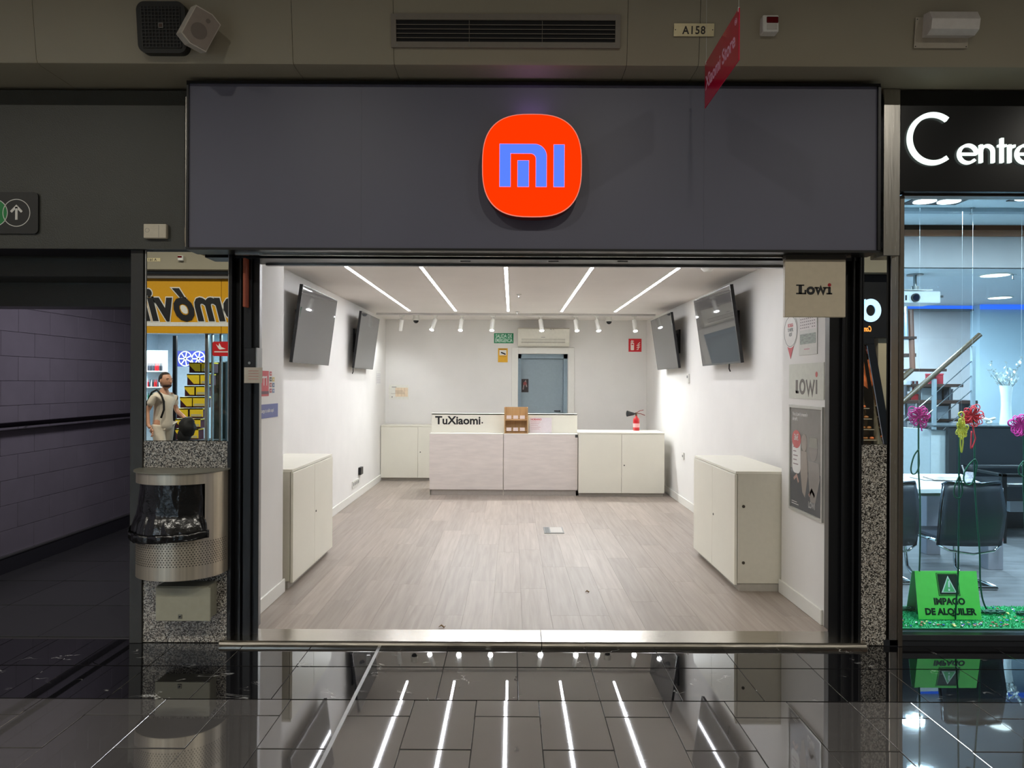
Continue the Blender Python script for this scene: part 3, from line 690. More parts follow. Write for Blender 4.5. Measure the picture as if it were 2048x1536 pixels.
def dome(px, py, D, lab, dark=True):
    c = P(px, py, D); t = thing('dome_camera', lab, 'security camera', (c.x, D, c.z))
    MB().cyl((c.x, D, c.z+.02), (c.x, D, CZ), .045, .05).make('base', WHITEP, t, smooth=40)
    MB().sph(c, .042).make('eye', mat('smoked_dome', (30, 30, 30), .1), t, smooth=True)
    MB().lathe([(.052, .0), (.054, .02), (.045, .045)], (c.x, D, c.z)).make('ring', WHITEP, t, smooth=40)
dome(831, 641, 10.6, 'white dome camera between the two leftmost spotlights'); dome(1217, 643, 10.7, 'white dome camera between the two rightmost spotlights')
for px, D, lab in ((1036, 8.0, 'small chrome sprinkler head near the middle of the shop ceiling'), (1033, 9.95, 'small chrome sprinkler head just before the lighting track')):
    x = PX(px, D); t = thing('sprinkler_head', lab, 'sprinkler', (x, D, CZ))
    MB().cyl((x, D, CZ), (x, D, CZ-.006), .03).make('rosette', CHROME, t, smooth=40); MB().cyl((x, D, CZ-.006), (x, D, CZ-.04), .006, n=8).make('stem', CHROME, t)
    MB().cyl((x, D, CZ-.04), (x, D, CZ-.043), .016, n=14).make('deflector', CHROME, t)
c = PX(1410, 6.1); t = thing('smoke_detector', 'round white smoke detector on the shop ceiling near the header', 'smoke detector', (c, 6.05, CZ))
MB().lathe([(.03, -.045), (.045, -.03), (.055, -.02), (.055, 0)], (c, 6.05, CZ)).make('body', WHITEP, t, smooth=40)

# ---- televisions
def tv(side, tn, tf, bn, bf, lab, cable=None):
    """corner pixels of the screen: top near, top far, bottom near, bottom far"""
    if side < 0: xt, xb = -1.835, -1.925
    else: xt, xb = 1.93, 2.03
    def pt(px, py, X): D = X*F/(px-CX); return P(px, py, D)
    Dn, Df = xt*F/(tn[0]-CX), xt*F/(tf[0]-CX)
    Zt = (P(tn[0], tn[1], Dn).z+P(tf[0], tf[1], Df).z)/2
    Dn2, Df2 = xb*F/(bn[0]-CX), xb*F/(bf[0]-CX)
    Zb = (P(bn[0], bn[1], Dn2).z+P(bf[0], bf[1], Df2).z)/2
    yn, yf = (Dn+Dn2)/2, (Df+Df2)/2
    v = Vector((xt-xb, 0, Zt-Zb)); hgt = v.length
    f = Fr((xb, yn if side < 0 else yf, Zb), (0, 1, 0) if side < 0 else (0, -1, 0), v)
    f.n = f.u.cross(f.v); wd = yf-yn
    t = thing('wall_television', lab, 'television', ((xt+xb)/2, (yn+yf)/2, Zb), 'tilted televisions on the side walls')
    b = .010
    MB().plate(f, [(0, 0), (wd, 0), (wd, hgt), (0, hgt)], .028, -.03).make('case', SCREENB, t)
    MB().rect(f, .15, .05, wd-.15, hgt*.62, .03, -.06).make('rear_bulge', SCREENB, t)
    MB().rect(f, b, b*1.6, wd-b, hgt-b*.7, .0012, -.0012).make('screen', SCREEN, t)
    BZ = mat('tv_bezel_silver', (120, 120, 120), .25, metal=.8)
    MB().rect(f, 0, 0, wd, b*1.6, .003, -.002).rect(f, 0, hgt-b*.7, wd, hgt, .003, -.002).rect(f, 0, b*1.6, b, hgt-b*.7, .003, -.002).rect(f, wd-b, b*1.6, wd, hgt-b*.7, .003, -.002).make('bezel', BZ, t)
    m = f.p(wd/2, hgt/2, -.06); wallx = -2.015 if side < 0 else 2.14
    MB().box(m.x, wallx, m.y-.2, m.y+.2, m.z-.01, m.z+.03).box(wallx, wallx-side*.02, m.y-.25, m.y+.25, m.z-.15, m.z+.15).box(m.x+side*.01, wallx, m.y-.18, m.y-.15, m.z-.16, m.z+.1).make('wall_bracket', SCREENB, t)
    if cable:
        a = f.p(wd*cable, 0, -.03); MB().tube([a+Vector((0, 0, .1)), a, a+Vector((0, .004, -.05)), a+Vector((side*.01, .0, -.075))], .006).make('cable', SCREENB, t)
    return t
tv(-1, (603.5, 567), (672, 601), (585, 723), (657, 733), 'tilted wall television on the left wall, nearer the entrance')
tv(-1, (722.5, 621), (758, 640), (707, 735.5), (744, 739.5), 'tilted wall television on the left wall, nearer the counter', .06)
tv(1, (1460, 568), (1388.5, 600), (1478, 726), (1401, 732.5), 'tilted wall television on the right wall, nearer the entrance', .66)
tv(1, (1342, 622), (1302.5, 641.5), (1353, 737), (1311.5, 740), 'tilted wall television on the right wall, nearer the counter')

# ---- cabinets with two doors
def cab(name, lab, loc, rotz, W, Dp, Ht, plinth=.06, knob=1, holes=True, toprec=.0, keyz=.5, foot=True):
    """built in its own frame: width along x, doors at y=0 facing -y"""
    t = thing(name, lab, 'cabinet', (0, 0, 0), None)
    dth = .019
    MB().box(0, W, dth+.004, Dp, plinth, Ht-.02).make('carcass', LAQS, t)
    MB().box(-.003, W+.003, dth*.3, Dp, Ht-.02, Ht, .0015).make('top', LAQ, t)
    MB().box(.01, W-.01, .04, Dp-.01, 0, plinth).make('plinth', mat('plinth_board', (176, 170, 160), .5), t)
    for i in (0, 1):
        a, b = (0, W/2-.0018) if i == 0 else (W/2+.0018, W)
        d = MB().box(a, b, 0, dth, plinth-.012, Ht-.024, .0015).make('door', LAQ, t)
        if i == 1:
            MB().cyl((a+.035, -.003, Ht*keyz), (a+.035, .0, Ht*keyz), .009, n=14).cyl((a+.035, -.004, Ht*keyz), (a+.035, -.003, Ht*keyz), .004, n=8).make('lock', mat('dull_metal_lock', (92, 88, 80), .4, metal=.7), d)
    if foot: MB().box(.03, .065, .05, .085, 0, .055).make('foot', mat('brown_foot', (104, 82, 66), .6), t)
    t.location = loc; t.rotation_euler = (0, 0, rotz)
    return t
# left front: doors face +X ; local -y -> +x : rot = +90deg => local x -> +y, local y -> -x
c1_ = cab('storage_cabinet', 'low white two-door cabinet on the left, near the entrance', (-1.59, 5.17, .03), PI/2, 1.14, .42, .875, keyz=.53)
c2_ = cab('storage_cabinet', 'low white two-door cabinet on the right, near the entrance', (1.625, 6.33, .03), -PI/2, 1.16, .42, .875, keyz=.53)
for z in (.62, .21):
    e = MB().cyl((1.16-.0, .065, z), (1.16+.004, .065, z), .011, n=14).make('side_lock', mat('dull_metal_lock', (92, 88, 80)), c2_)
c3_ = cab('storage_cabinet', 'low white cabinet in the rear left corner behind the counter', (-1.985, 10.88, .03), 0, 1.14, .40, .85, keyz=.52, foot=False)
c3_.location.x = PX(761.5, 10.9)
xr0, xr1 = PX(1157, 9.45), PX(1328.5, 9.45)
c4_ = cab('storage_cabinet', 'low white two-door cabinet right of the counter, under the extinguisher', (xr0, 9.45, .03), 0, xr1-xr0, .52, .855, keyz=.49, foot=False)

# ---- counter
ky = 9.52; kx0, kx1 = PX(858.5, ky), PX(1155, ky); kxm = PX(1006.5, ky); kz = P(1000, 867, ky).z
ct = thing('shop_counter', 'pale grey shop counter with a white upstand, at the rear', 'counter', ((kx0+kx1)/2, ky+.3, .03))
for a, b in ((kx0, kxm-.004), (kxm+.004, kx1)):
    MB().box(a, b, ky, ky+.02, .105, kz-.004, .002).make('front_panel', LAQ2, ct)
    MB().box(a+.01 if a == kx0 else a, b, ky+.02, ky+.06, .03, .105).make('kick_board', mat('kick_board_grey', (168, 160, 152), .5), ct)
    MB().box(a, b, ky-.002, ky+.6, kz-.012, kz, .0015).make('worktop', TRIMW, ct)
MB().box(kx0, kx0+.02, ky+.02, ky+.6, .03, kz-.012).box(kx1-.02, kx1, ky+.02, ky+.6, .03, kz-.012).box(kxm-.01, kxm+.01, ky+.025, ky+.6, .03, kz-.012).make('side_board', LAQS, ct)
v0, v1 = P(862, 866, ky+.16), P(1153.5, 828, ky+.16)
MB().box(v0.x, v1.x, ky+.16, ky+.18, kz, v1.z, .002).box(v0.x, v1.x, ky+.16, ky+.26, v1.z-.018, v1.z+.001, .002).make('upstand', LAQ, ct)
MB().box(kx1-.035, kx1, ky-.004, ky, kz-.05, kz-.013, .002).make('corner_bracket', mat('dark_grey_bracket', (70, 70, 68), .4), ct)
f = FX(0, ky+.159, 0)
k0 = P(869.5, 848, ky+.159)
MB().text(f, 'TuXiaomi', k0.x, k0.z, .152, .002, 0, .0042, sx=1.02).make('lettering', INK, ct)
k1 = P(963.5, 845.5, ky+.159); MB().disc(f, k1.x, k1.z, .0105, .002, 0, 14).make('lettering_dot', INK, ct)

# wooden display rack on the counter
w0, w1 = P(1007.5, 867, ky+.03), P(1055, 814.5, ky+.03)
PINE = mat('pine_wood', (190, 152, 104), .5, var=.12, scale=3, stretch=(30, 30, 1.5))
PINED = mat('pine_wood_shelf', (176, 136, 90), .5, var=.1, scale=3, stretch=(1.5, 30, 30))
wd = thing('wooden_display_rack', 'small pine display rack standing on the counter', 'display rack', ((w0.x+w1.x)/2, ky+.07, kz))
X0, X1, Z0, Z1 = w0.x, w1.x, kz, w1.z; Y0 = ky+.005; Y1 = Y0+.11
MB().box(X0, X1, Y1-.01, Y1, Z0, Z1).make('back_board', PINE, wd)
for a in (X0, X1-.012): MB().box(a, a+.012, Y0, Y1-.01, Z0, Z1, .001).make('side_board', PINE, wd)
hh = Z1-Z0
for z in (Z0, Z0+hh*.49): MB().box(X0+.012, X1-.012, Y0, Y1-.01, z, z+.012, .001).make('shelf', PINED, wd)
for z in (Z0+hh*.10, Z0+hh*.56):
    MB().box(X0+.012, X1-.012, Y0+.002, Y0+.006, z, z+.012).box(X0+.012, X1-.012, Y0+.002, Y0+.006, z+.028, z+.040).make('front_rail', PINED, wd)
    for i in range(3): MB().box(X0+.03+.09*i, X0+.095+.09*i, Y0-.001, Y0+.002, z, z+.045).make('label_card', mat('pink_white_card', (232, 214, 206), .4), wd)
# notice sheet leaning on the upstand
n0, n1 = P(1058, 866, ky+.15), P(1102.5, 836, ky+.15)
ns = thing('notice_sheet', 'white sheet with red heading leaning on the counter upstand', 'notice', ((n0.x+n1.x)/2, ky+.15, kz))
f = FX(n0.x, ky+.150, kz+.001); W_, H_ = n1.x-n0.x, n1.z-n0.z
MB().rect(f, 0, 0, W_, H_, .0015).make('sheet', mat('pinkish_sheet', (226, 216, 218), .3), ns)
MB().text(f, 'HORARIO', .015, H_-.035, .033, .0006, .0015, .0008).make('heading', REDP, ns)
for i in range(5): MB().rect(f, .015, H_-.06-.024*i, W_*(.5-.06*(i % 3)), H_-.055-.024*i, .0005, .0015).make('print_line', mat('faded_pink_print', (196, 150, 156), .5), ns)

# fire extinguisher
ex = P(1271.5, 858, 9.88); tzc = .03+.855
fe = thing('fire_extinguisher', 'small red fire extinguisher with black horn on the right rear cabinet', 'fire extinguisher', (ex.x, 9.88, tzc))
RED = mat('extinguisher_red', (186, 22, 30), .25, coat=.4)
MB().lathe([(.040, 0), (.045, .01), (.045, .14), (.040, .165), (.022, .185), (.014, .195), (.014, .21)], (ex.x, 9.88, tzc)).make('cylinder', RED, fe, smooth=40)
MB().lathe([(.0455, .045), (.0455, .10)], (ex.x, 9.88, tzc)).make('label', mat('extinguisher_label', (232, 170, 168), .4), fe, smooth=40)
MB().cyl((ex.x, 9.88, tzc+.205), (ex.x-.005, 9.88, tzc+.25), .014).make('valve', mat('brass_dark', (110, 84, 60), .4, metal=.6), fe, smooth=40)
MB().tube([(ex.x-.005, 9.88, tzc+.24), (ex.x+.05, 9.88, tzc+.275), (ex.x+.10, 9.88, tzc+.285)], .006).tube([(ex.x, 9.88, tzc+.235), (ex.x+.06, 9.88, tzc+.235), (ex.x+.12, 9.88, tzc+.21)], .006).make('handle', mat('extinguisher_handle', (120, 50, 44), .4), fe, smooth=40)
MB().cyl((ex.x-.015, 9.86, tzc+.235), (ex.x-.05, 9.85, tzc+.232), .012).cyl((ex.x-.04, 9.85, tzc+.232), (ex.x-.135, 9.83, tzc+.236), .018, .042, 24).make('horn', BLK, fe, smooth=40)

# ---- air conditioner
AY = 11.08
a0, a1 = P(1034.5, 691, AY), P(1138, 655.5, AY)
ac = thing('air_conditioner', 'white split air conditioner above the rear door', 'air conditioner', ((a0.x+a1.x)/2, 11.19, a0.z))
ACW = mat('ac_white_plastic', (216, 212, 198), .35)
MB().prism([(a0.x, BY, a0.z), (a0.x, AY+.05, a0.z-.005), (a0.x, AY+.005, a0.z+.04), (a0.x, AY, a0.z+.08), (a0.x, AY+.01, a1.z-.02), (a0.x, AY+.05, a1.z), (a0.x, BY, a1.z)], (a1.x-a0.x, 0, 0)).make('body', ACW, ac, smooth=50)
f = FX(a0.x, AY+.003, a0.z); W_ = a1.x-a0.x; H_ = a1.z-a0.z
MB().rect(f, .06, .055, W_-.07, .10, .006, 0).make('louver', mat('ac_louver', (200, 196, 182), .4), ac)
MB().rect(f, .055, .100, W_-.065, .104, .002, .002).rect(f, .055, .045, W_-.065, .052, .002, .0).make('louver_gap', mat('ac_gap', (130, 124, 112), .6), ac)
MB().rect(f, W_*.45, .128, W_*.53, .134, .001, .003).make('brand_mark', GREYP, ac)
MB().rect(f, W_*.62, H_-.03, W_*.66, H_-.022, .001, -.002).rect(f, W_*.68, H_-.03, W_*.70, H_-.022, .001, -.002).make('sticker', GREYP, ac)

# ---- signs on the rear wall
def flat(name, lab, cat, px0, py0, px1, py1, D, col, th=.004, m=None):
    a, b = P(px0, py1, D), P(px1, py0, D)
    t = thing(name, lab, cat, ((a.x+b.x)/2, D, a.z)); f = FX(a.x, D-.001, a.z)
    MB().rect(f, 0, 0, b.x-a.x, b.z-a.z, th).make('board', m or mat(name+'_board', col, .45), t)
    f.o.y -= th
    return t, f, b.x-a.x, b.z-a.z
t, f, W_, H_ = flat('exit_sign', 'green SALIDA DE EMERGENCIA sign on the rear wall', 'sign', 987, 666.5, 1026, 686.5, BY, (28, 134, 88))
MW = mat('sign_white_print', (206, 232, 216), .5)
MB().text(f, 'SALIDA DE', W_/2, H_*.55, .082, .001, 0, .0018, 'CENTER', sx=.66).make('lettering', MW, t)
MB().text(f, 'EMERGENCIA', W_/2, H_*.12, .082, .001, 0, .0018, 'CENTER', sx=.56).make('lettering', MW, t)
t, f, W_, H_ = flat('camera_notice', 'yellow video surveillance notice under the green exit sign', 'sign', 995, 696.5, 1014.5, 724.5, BY, (222, 168, 36))
MB().rect(f, W_*.14, H_*.50, W_*.86, H_*.86, .001).make('white_field', PAPER, t)
MB().stroke(f, [(W_*.3, H_*.70), (W_*.68, H_*.60)], .022, .001, .001).disc(f, W_*.72, H_*.58, .012, .001, .001, 10).make('camera_symbol', INK, t)
MB().rect(f, W_*.12, H_*.91, W_*.88, H_*.95, .0008).rect(f, W_*.15, H_*.40, W_*.85, H_*.42, .0008).make('print_line', mat('brown_print', (120, 90, 30), .5), t)
t, f, W_, H_ = flat('extinguisher_sign', 'red square fire extinguisher sign on the rear wall, right', 'sign', 1256, 677.5, 1282, 703.5, BY, (206, 36, 44))
WP = mat('warm_white_print', (244, 226, 214), .5)
MB().plate(f, rrect(W_*.16, H_*.12, W_*.42, H_*.70, .012, 4), .001).stroke(f, [(W_*.29, H_*.68), (W_*.29, H_*.82), (W_*.16, H_*.74)], .012, .001).stroke(f, [(W_*.2, H_*.86), (W_*.40, H_*.80)], .012, .001).make('extinguisher_symbol', WP, t)
for i in range(3): MB().stroke(f, [(W_*(.62), H_*(.16+.16*i)), (W_*.74, H_*(.18+.16*i)), (W_*.74, H_*(.28+.16*i)), (W_*.88, H_*(.40+.16*i))], .011, .001).make('flame_symbol', WP, t)
MB().rect(f, W_*.22, H_*.52, W_*.38, H_*.60, .001, .001).make('symbol_label', REDP, t)
t, f, W_, H_ = flat('wall_plan', 'pale framed floor plan on the rear wall, left', 'notice', 776.5, 769.5, 817, 798.5, BY, (226, 224, 214), .006)
MB().rect(f, W_*.33, H_*.18, W_*.95, H_*.80, .0006).make('tinted_area', mat('peach_print', (226, 206, 178), .5), t)
for i in range(4): MB().rect(f, W_*(.32 if i else .1), H_*(.38+.07*i), W_*(.8-.03*i), H_*(.38+.07*i)+.004, .0006, .0006).make('plan_line', mat('brown_grey_print', (140, 118, 104), .5), t)
for a in (.45, .62, .78): MB().rect(f, W_*a, H_*.2, W_*a+.006, H_*.78, .0006, .0006).make('plan_wall', mat('tan_print', (200, 176, 150), .5), t)
MB().rect(f, W_*.15, H_*.82, W_*.38, H_*.86, .0006).disc(f, W_*.17, H_*.16, .01, .0006, 0, 10).make('caption', GREYP, t)
t, f, W_, H_ = flat('door_flyer', 'small dark photo flyer stuck on the grey rear door', 'flyer', 1041.5, 758, 1056, 784.5, BY+.213, (52, 44, 44), .002)
MB().stroke(f, [(W_*.25, H_*.2), (W_*.4, H_*.7), (W_*.6, H_*.85), (W_*.75, H_*.4)], .02, .001).make('picture', mat('flyer_grey', (150, 132, 130), .5), t)
MB().disc(f, W_*.5, H_*.66, .03, .001, .001, 12).make('picture_red', mat('flyer_red', (140, 70, 66), .5), t)
# left wall sheet, sockets
def lw(y0, y1, z0, x=-2.013): return Fr((x, y0, z0), (0, 1, 0))
D0, D1 = 2.013*F/(CX-751.5), 2.013*F/(CX-760.5); z0, z1 = P(756, 769, D0).z, P(756, 742, D0).z
t = thing('wall_sheet', 'pale printed sheet on the left wall near the rear corner', 'notice', (-2.013, D0, z0)); f = Fr((-2.013, D0, z0), (0, 1, 0))
MB().rect(f, 0, 0, D1-D0, z1-z0, .002).make('sheet', PAPER, t)
for i in range(6): MB().rect(f, .03, (z1-z0)*(.12+.13*i), D1-D0-.03, (z1-z0)*(.12+.13*i)+.006, .0006, .002).make('print_line', mat('grey_lilac_print', (170, 162, 176), .5), t)
D0, D1 = 2.013*F/(CX-704), 2.013*F/(CX-716.5); z0 = P(710, 977, D0).z
t = thing('wall_sockets', 'white row of sockets low on the left wall', 'socket', (-2.013, D0, z0)); f = Fr((-2.013, D0, z0), (0, 1, 0)); wq = D1-D0
MB().rect(f, 0, 0, wq, .085, .01).make('plate', WHITEP, t)
for i in range(4): MB().disc(f, wq*(.14+.24*i), .043, .024, .002, .0095, 16).make('socket_face', GREYP, t)
D0 = 2.013*F/(CX-716.5); z0 = P(718, 950, D0).z
t = thing('switch_box', 'small black box on the left wall above the sockets', 'switch', (-2.013, D0, z0)); f = Fr((-2.013, D0, z0), (0, 1, 0))
MB().rect(f, 0, 0, .14, .095, .035).make('box', BLK, t); MB().tube([f.p(.03, 0, .012), f.p(.02, -.05, .012), f.p(.01, -.10, .01)], .004).make('cable', WHITEP, t)
D0 = 2.138*F/(1379-CX); z0 = P(1376, 766, D0).z
t = thing('thermostat', 'small white thermostat on the right wall under the near television', 'thermostat', (2.138, D0, z0)); f = Fr((2.138, D0+.1, z0), (0, -1, 0))
MB().rect(f, 0, 0, .09, .11, .02).make('case', WHITEP, t); MB().rect(f, .02, .06, .07, .09, .001, .02).make('display', GREYP, t)
D0 = 2.138*F/(1367-CX); z0 = P(1367, 919, D0).z
t = thing('wall_switch', 'small white switch plate low on the right wall', 'switch', (2.138, D0, z0)); f = Fr((2.138, D0+.05, z0), (0, -1, 0))
MB().rect(f, 0, 0, .085, .085, .012).make('plate', WHITEP, t); MB().rect(f, .025, .03, .06, .055, .003, .012).make('rocker', GREYP, t)
# floor box
fb = P(1106, 1061, 7.28); z = .031
t = thing('floor_socket_box', 'grey metal socket box lid set in the laminate floor', 'floor box', (fb.x, fb.y, z))
MB().box(fb.x-.10, fb.x+.10, fb.y-.15, fb.y+.15, z-.001, z+.004, .001).make('frame', mat('floor_box_metal', (120, 122, 120), .35, metal=.7), t)
MB().box(fb.x-.035, fb.x+.088, fb.y-.13, fb.y+.13, z+.003, z+.006).make('lid', mat('floor_box_lid', (178, 172, 164), .5), t)
MB().box(fb.x-.088, fb.x-.045, fb.y-.13, fb.y+.13, z+.003, z+.005).make('cable_flap', mat('floor_box_flap', (92, 94, 92), .5), t)

# dry leaf scraps by the threshold
for px, py, s in ((883, 1256, .022), (1174, 1184, .016)):
    c = P(px, py, 1.515*F/(py-765)); c.z = .033
    mb = MB(); mb.tube([c+Vector((-s, 0, 0)), c+Vector((-s*.2, s*.3, s*.5)), c+Vector((s*.6, -s*.2, .001)), c+Vector((s, s*.4, s*.3))], [.001, .006, .005, .001], 5)
    tag(mb.make('dry_leaf', mat('dry_leaf_brown', (120, 96, 66), .7), smooth=True), 'crumpled dry leaf scrap on the laminate '+('next to the threshold' if s > .02 else 'in the middle of the floor'), 'leaf')

# ---- prints on the right wall return (plane x = 1.957, facing -X)
RX = 1.957
def RW(px, py): D = RX*F/(px-CX); return D, P(px, py, D).z
def rfr(px_near, pz): D, z = RW(px_near, pz); return D, z
def panelR(name, lab, cat, pxf, pxn, pyt, pyb, m, th=.004):
    """pxf: far (left in the photo) edge, pxn: near edge; heights read at the far edge"""
    Df, z1 = RW(pxf, pyt); _, z0 = RW(pxf, pyb); Dn = RX*F/(pxn-CX)
    t = thing(name, lab, cat, (RX, (Df+Dn)/2, z0)); f = Fr((RX-.0005, Df, z0), (0, -1, 0))
    if m: MB().rect(f, 0, 0, Df-Dn, z1-z0, th).make('sheet', m, t)
    f.o.x -= th if m else 0
    return t, f, Df-Dn, z1-z0
# round map pin sticker
t, f, W_, H_ = panelR('pin_sticker', 'round white and red map-pin sticker on the right wall return', 'sticker', 1567, 1594, 630, 719, None)
r_ = W_/2; MB().plate(f, [(r_*.28, H_*.43), (r_*1.72, H_*.43), (r_, 0)], .0015).make('pin_tip', mat('faded_red_sticker', (206, 92, 96), .5), t)
MB().disc(f, r_, H_*.60, r_, .0015, .0005, 32, ry=H_*.36).make('disc', mat('pin_white', (224, 220, 214), .3), t)
MB().stroke(f, [(r_+r_*.93*math.cos(a*PI/18), H_*.60+H_*.33*math.sin(a*PI/18)) for a in range(36)], .004, .0006, .002, True).make('ring', GREYP, t)
MB().text(f, 'RECARGA', r_, H_*.70, .034, .0006, .002, .0008, 'CENTER', sx=.62).make('heading', mat('faded_red_sticker', (206, 92, 96)), t)
MB().text(f, 'TU MÓVIL', r_, H_*.60, .034, .0006, .002, .0006, 'CENTER', sx=.62).text(f, 'AQUÍ', r_, H_*.50, .034, .0006, .002, .0006, 'CENTER', sx=.62).make('lettering', GREYP, t)
# calendar
t, f, W_, H_ = panelR('wall_calendar', 'grey printed opening-hours calendar beside the map-pin sticker', 'calendar', 1598, 1634, 600, 711, mat('calendar_paper', (206, 204, 196), .3))
mb = MB()
for r in range(9):
    for c in range(8):
        if (r, c) not in ((0, 5), (5, 2)): mb.rect(f, W_*(.08+.108*c), H_*(.47+.052*r), W_*(.14+.108*c), H_*(.49+.052*r), .0005, .0004)
tag(mb.make('date_print', mat('calendar_print', (150, 138, 136), .5), t), kind='stuff')
MB().rect(f, W_*.05, H_*.44, W_*.95, H_*.96, .0004).make('white_field', mat('calendar_white', (224, 216, 212), .4), t)
MB().rect(f, W_*.07, H_*.72, W_*.34, H_*.79, .0006, .0002).make('highlight', mat('calendar_tan', (214, 196, 160), .5), t)
MB().rect(f, W_*.06, H_*.19, W_*.94, H_*.37, .0006).make('picture', mat('calendar_photo', (140, 148, 138), .4, var=.4, scale=25, stretch=(1, 1, 6)), t)
MB().rect(f, W_*.3, H_*.09, W_*.6, H_*.11, .0006).make('caption', mat('faded_pink_print', (196, 150, 156)), t)
# logo board
t, f, W_, H_ = panelR('logo_board', 'pale LOWI board above the framed poster', 'sign', 1578.5, 1648, 729, 796, mat('pale_logo_board', (206, 206, 194), .35))
k = RX*F
def uR(px, f=f): return f.o.y-k/(px-CX)
def zR(px, py): return RW(px, py)[1]-f.o.z
GL = mat('logo_grey', (116, 110, 104), .5); wv = .016
zb_, zt_ = zR(1592, 786.5), zR(1592, 760)
mb = MB()
mb.rect(f, uR(1592), zb_, uR(1596), zt_, .001).rect(f, uR(1592), zb_, uR(1598.5), zb_+.018, .001)
mb.stroke(f, arc((uR(1599.5)+uR(1611))/2, (zb_+zt_)/2, (uR(1611)-uR(1599.5))/2-.008, 0, 360, 28, (zt_-zb_)/2-.004), .022, .001, 0, True)
mb.stroke(f, [(uR(1613), zt_), (uR(1617.5), zb_), (uR(1621), zt_-.02), (uR(1625), zb_), (uR(1629), zt_)], .020, .001)
mb.rect(f, uR(1632), zb_, uR(1635), zt_, .001).make('lettering', GL, t)
MB().disc(f, uR(1633.5), zt_+.035, .016, .001, 0, 20, ry=.018).make('red_dot', mat('faded_red_dot', (196, 100, 98), .5), t)
# framed poster
t, f, W_, H_ = panelR('framed_poster', 'framed grey advertising poster with two people on the right wall return', 'poster', 1581, 1648, 809, 1016, mat('poster_frame_backing', (190, 188, 180), .4), .006)
MB().rect(f, 0, 0, W_, .018, .008).rect(f, 0, H_-.018, W_, H_, .008).rect(f, 0, .018, .016, H_-.018, .008).rect(f, W_-.016, .018, W_, H_-.018, .008).make('frame', mat('satin_silver', (196, 196, 190), .3, metal=.4), t)
fw = lambda a: W_*a
fh = lambda a: H_*a
MB().rect(f, .022, .022, W_-.022, H_-.022, .002).make('print', mat('poster_grey', (128, 126, 122), .25), t)
MB().rect(f, .022, .022, W_-.022, fh(.40), .0006, .002).make('print_dark_area', mat('poster_dark', (84, 86, 90), .25), t)
MB().text(f, 'Vine a Lowi i presume\'n', fw(.1), fh(.90), .036, .0006, .002, .0006, sx=.72).text(f, 'de tarifa.', fw(.1), fh(.855), .036, .0006, .002, .0006, sx=.72).make('headline', mat('poster_white', (216, 214, 210), .4), t)
PB = mat('poster_beige', (150, 140, 130), .4); PW = MATS['poster_white']
MB().plate(f, rrect(fw(.10), fh(.36), fw(.36), fh(.72), .045, 5), .0008, .0022).make('price_bubble', PW, t)
MB().disc(f, fw(.23), fh(.68), fw(.14), .0008, .003, 28, ry=fh(.085)).make('price_disc', mat('faded_red_dot', (196, 100, 98)), t)
MB().text(f, '36€', fw(.23), fh(.67), .06, .0006, .004, .001, 'CENTER', sx=.75).make('price_text', PW, t)
for i, wd_ in enumerate((.14, .12, .18, .14, .2)): MB().rect(f, fw(.13), fh(.60-.04*i), fw(.13+wd_*.8), fh(.61-.04*i), .0004, .003).make('price_line', mat('poster_text_grey', (130, 110, 112), .5), t)
# two printed figures
MB().disc(f, fw(.47), fh(.66), fw(.09), .0006, .0026, 20, ry=fh(.08)).plate(f, [(fw(.38), fh(.58)), (fw(.55), fh(.58)), (fw(.58), fh(.36)), (fw(.50), fh(.16)), (fw(.42), fh(.2)), (fw(.36), fh(.38))], .0006, .0024).make('printed_woman', PB, t)
MB().disc(f, fw(.74), fh(.60), fw(.11), .0006, .0026, 20, ry=fh(.09)).plate(f, [(fw(.60), fh(.50)), (fw(.90), fh(.50)), (fw(.92), fh(.36)), (fw(.80), fh(.14)), (fw(.66), fh(.14)), (fw(.6), fh(.36))], .0006, .0024).make('printed_man', mat('poster_taupe', (138, 132, 126), .4), t)
MB().plate(f, [(fw(.62), fh(.63)), (fw(.86), fh(.63)), (fw(.84), fh(.72)), (fw(.64), fh(.72))], .0006, .003).make('printed_cap', mat('poster_cap', (146, 144, 134), .4), t)
MB().stroke(f, [(fw(.15), fh(.30)), (fw(.24), fh(.34)), (fw(.3), fh(.28))], .02, .0006, .0024).stroke(f, [(fw(.62), fh(.19)), (fw(.70), fh(.25)), (fw(.78), fh(.2))], .02, .0006, .0024).make('printed_hands', mat('poster_skin', (170, 136, 124), .4), t)
MB().text(f, 'LOWI', fw(.60), fh(.085), .055, .0006, .002, .0018, sx=.72).make('poster_logo', PW, t)
for i in range(2): MB().rect(f, fw(.08), fh(.085-.02*i), fw(.25+.05*i), fh(.09-.02*i), .0006, .0022).make('small_print', PW, t)

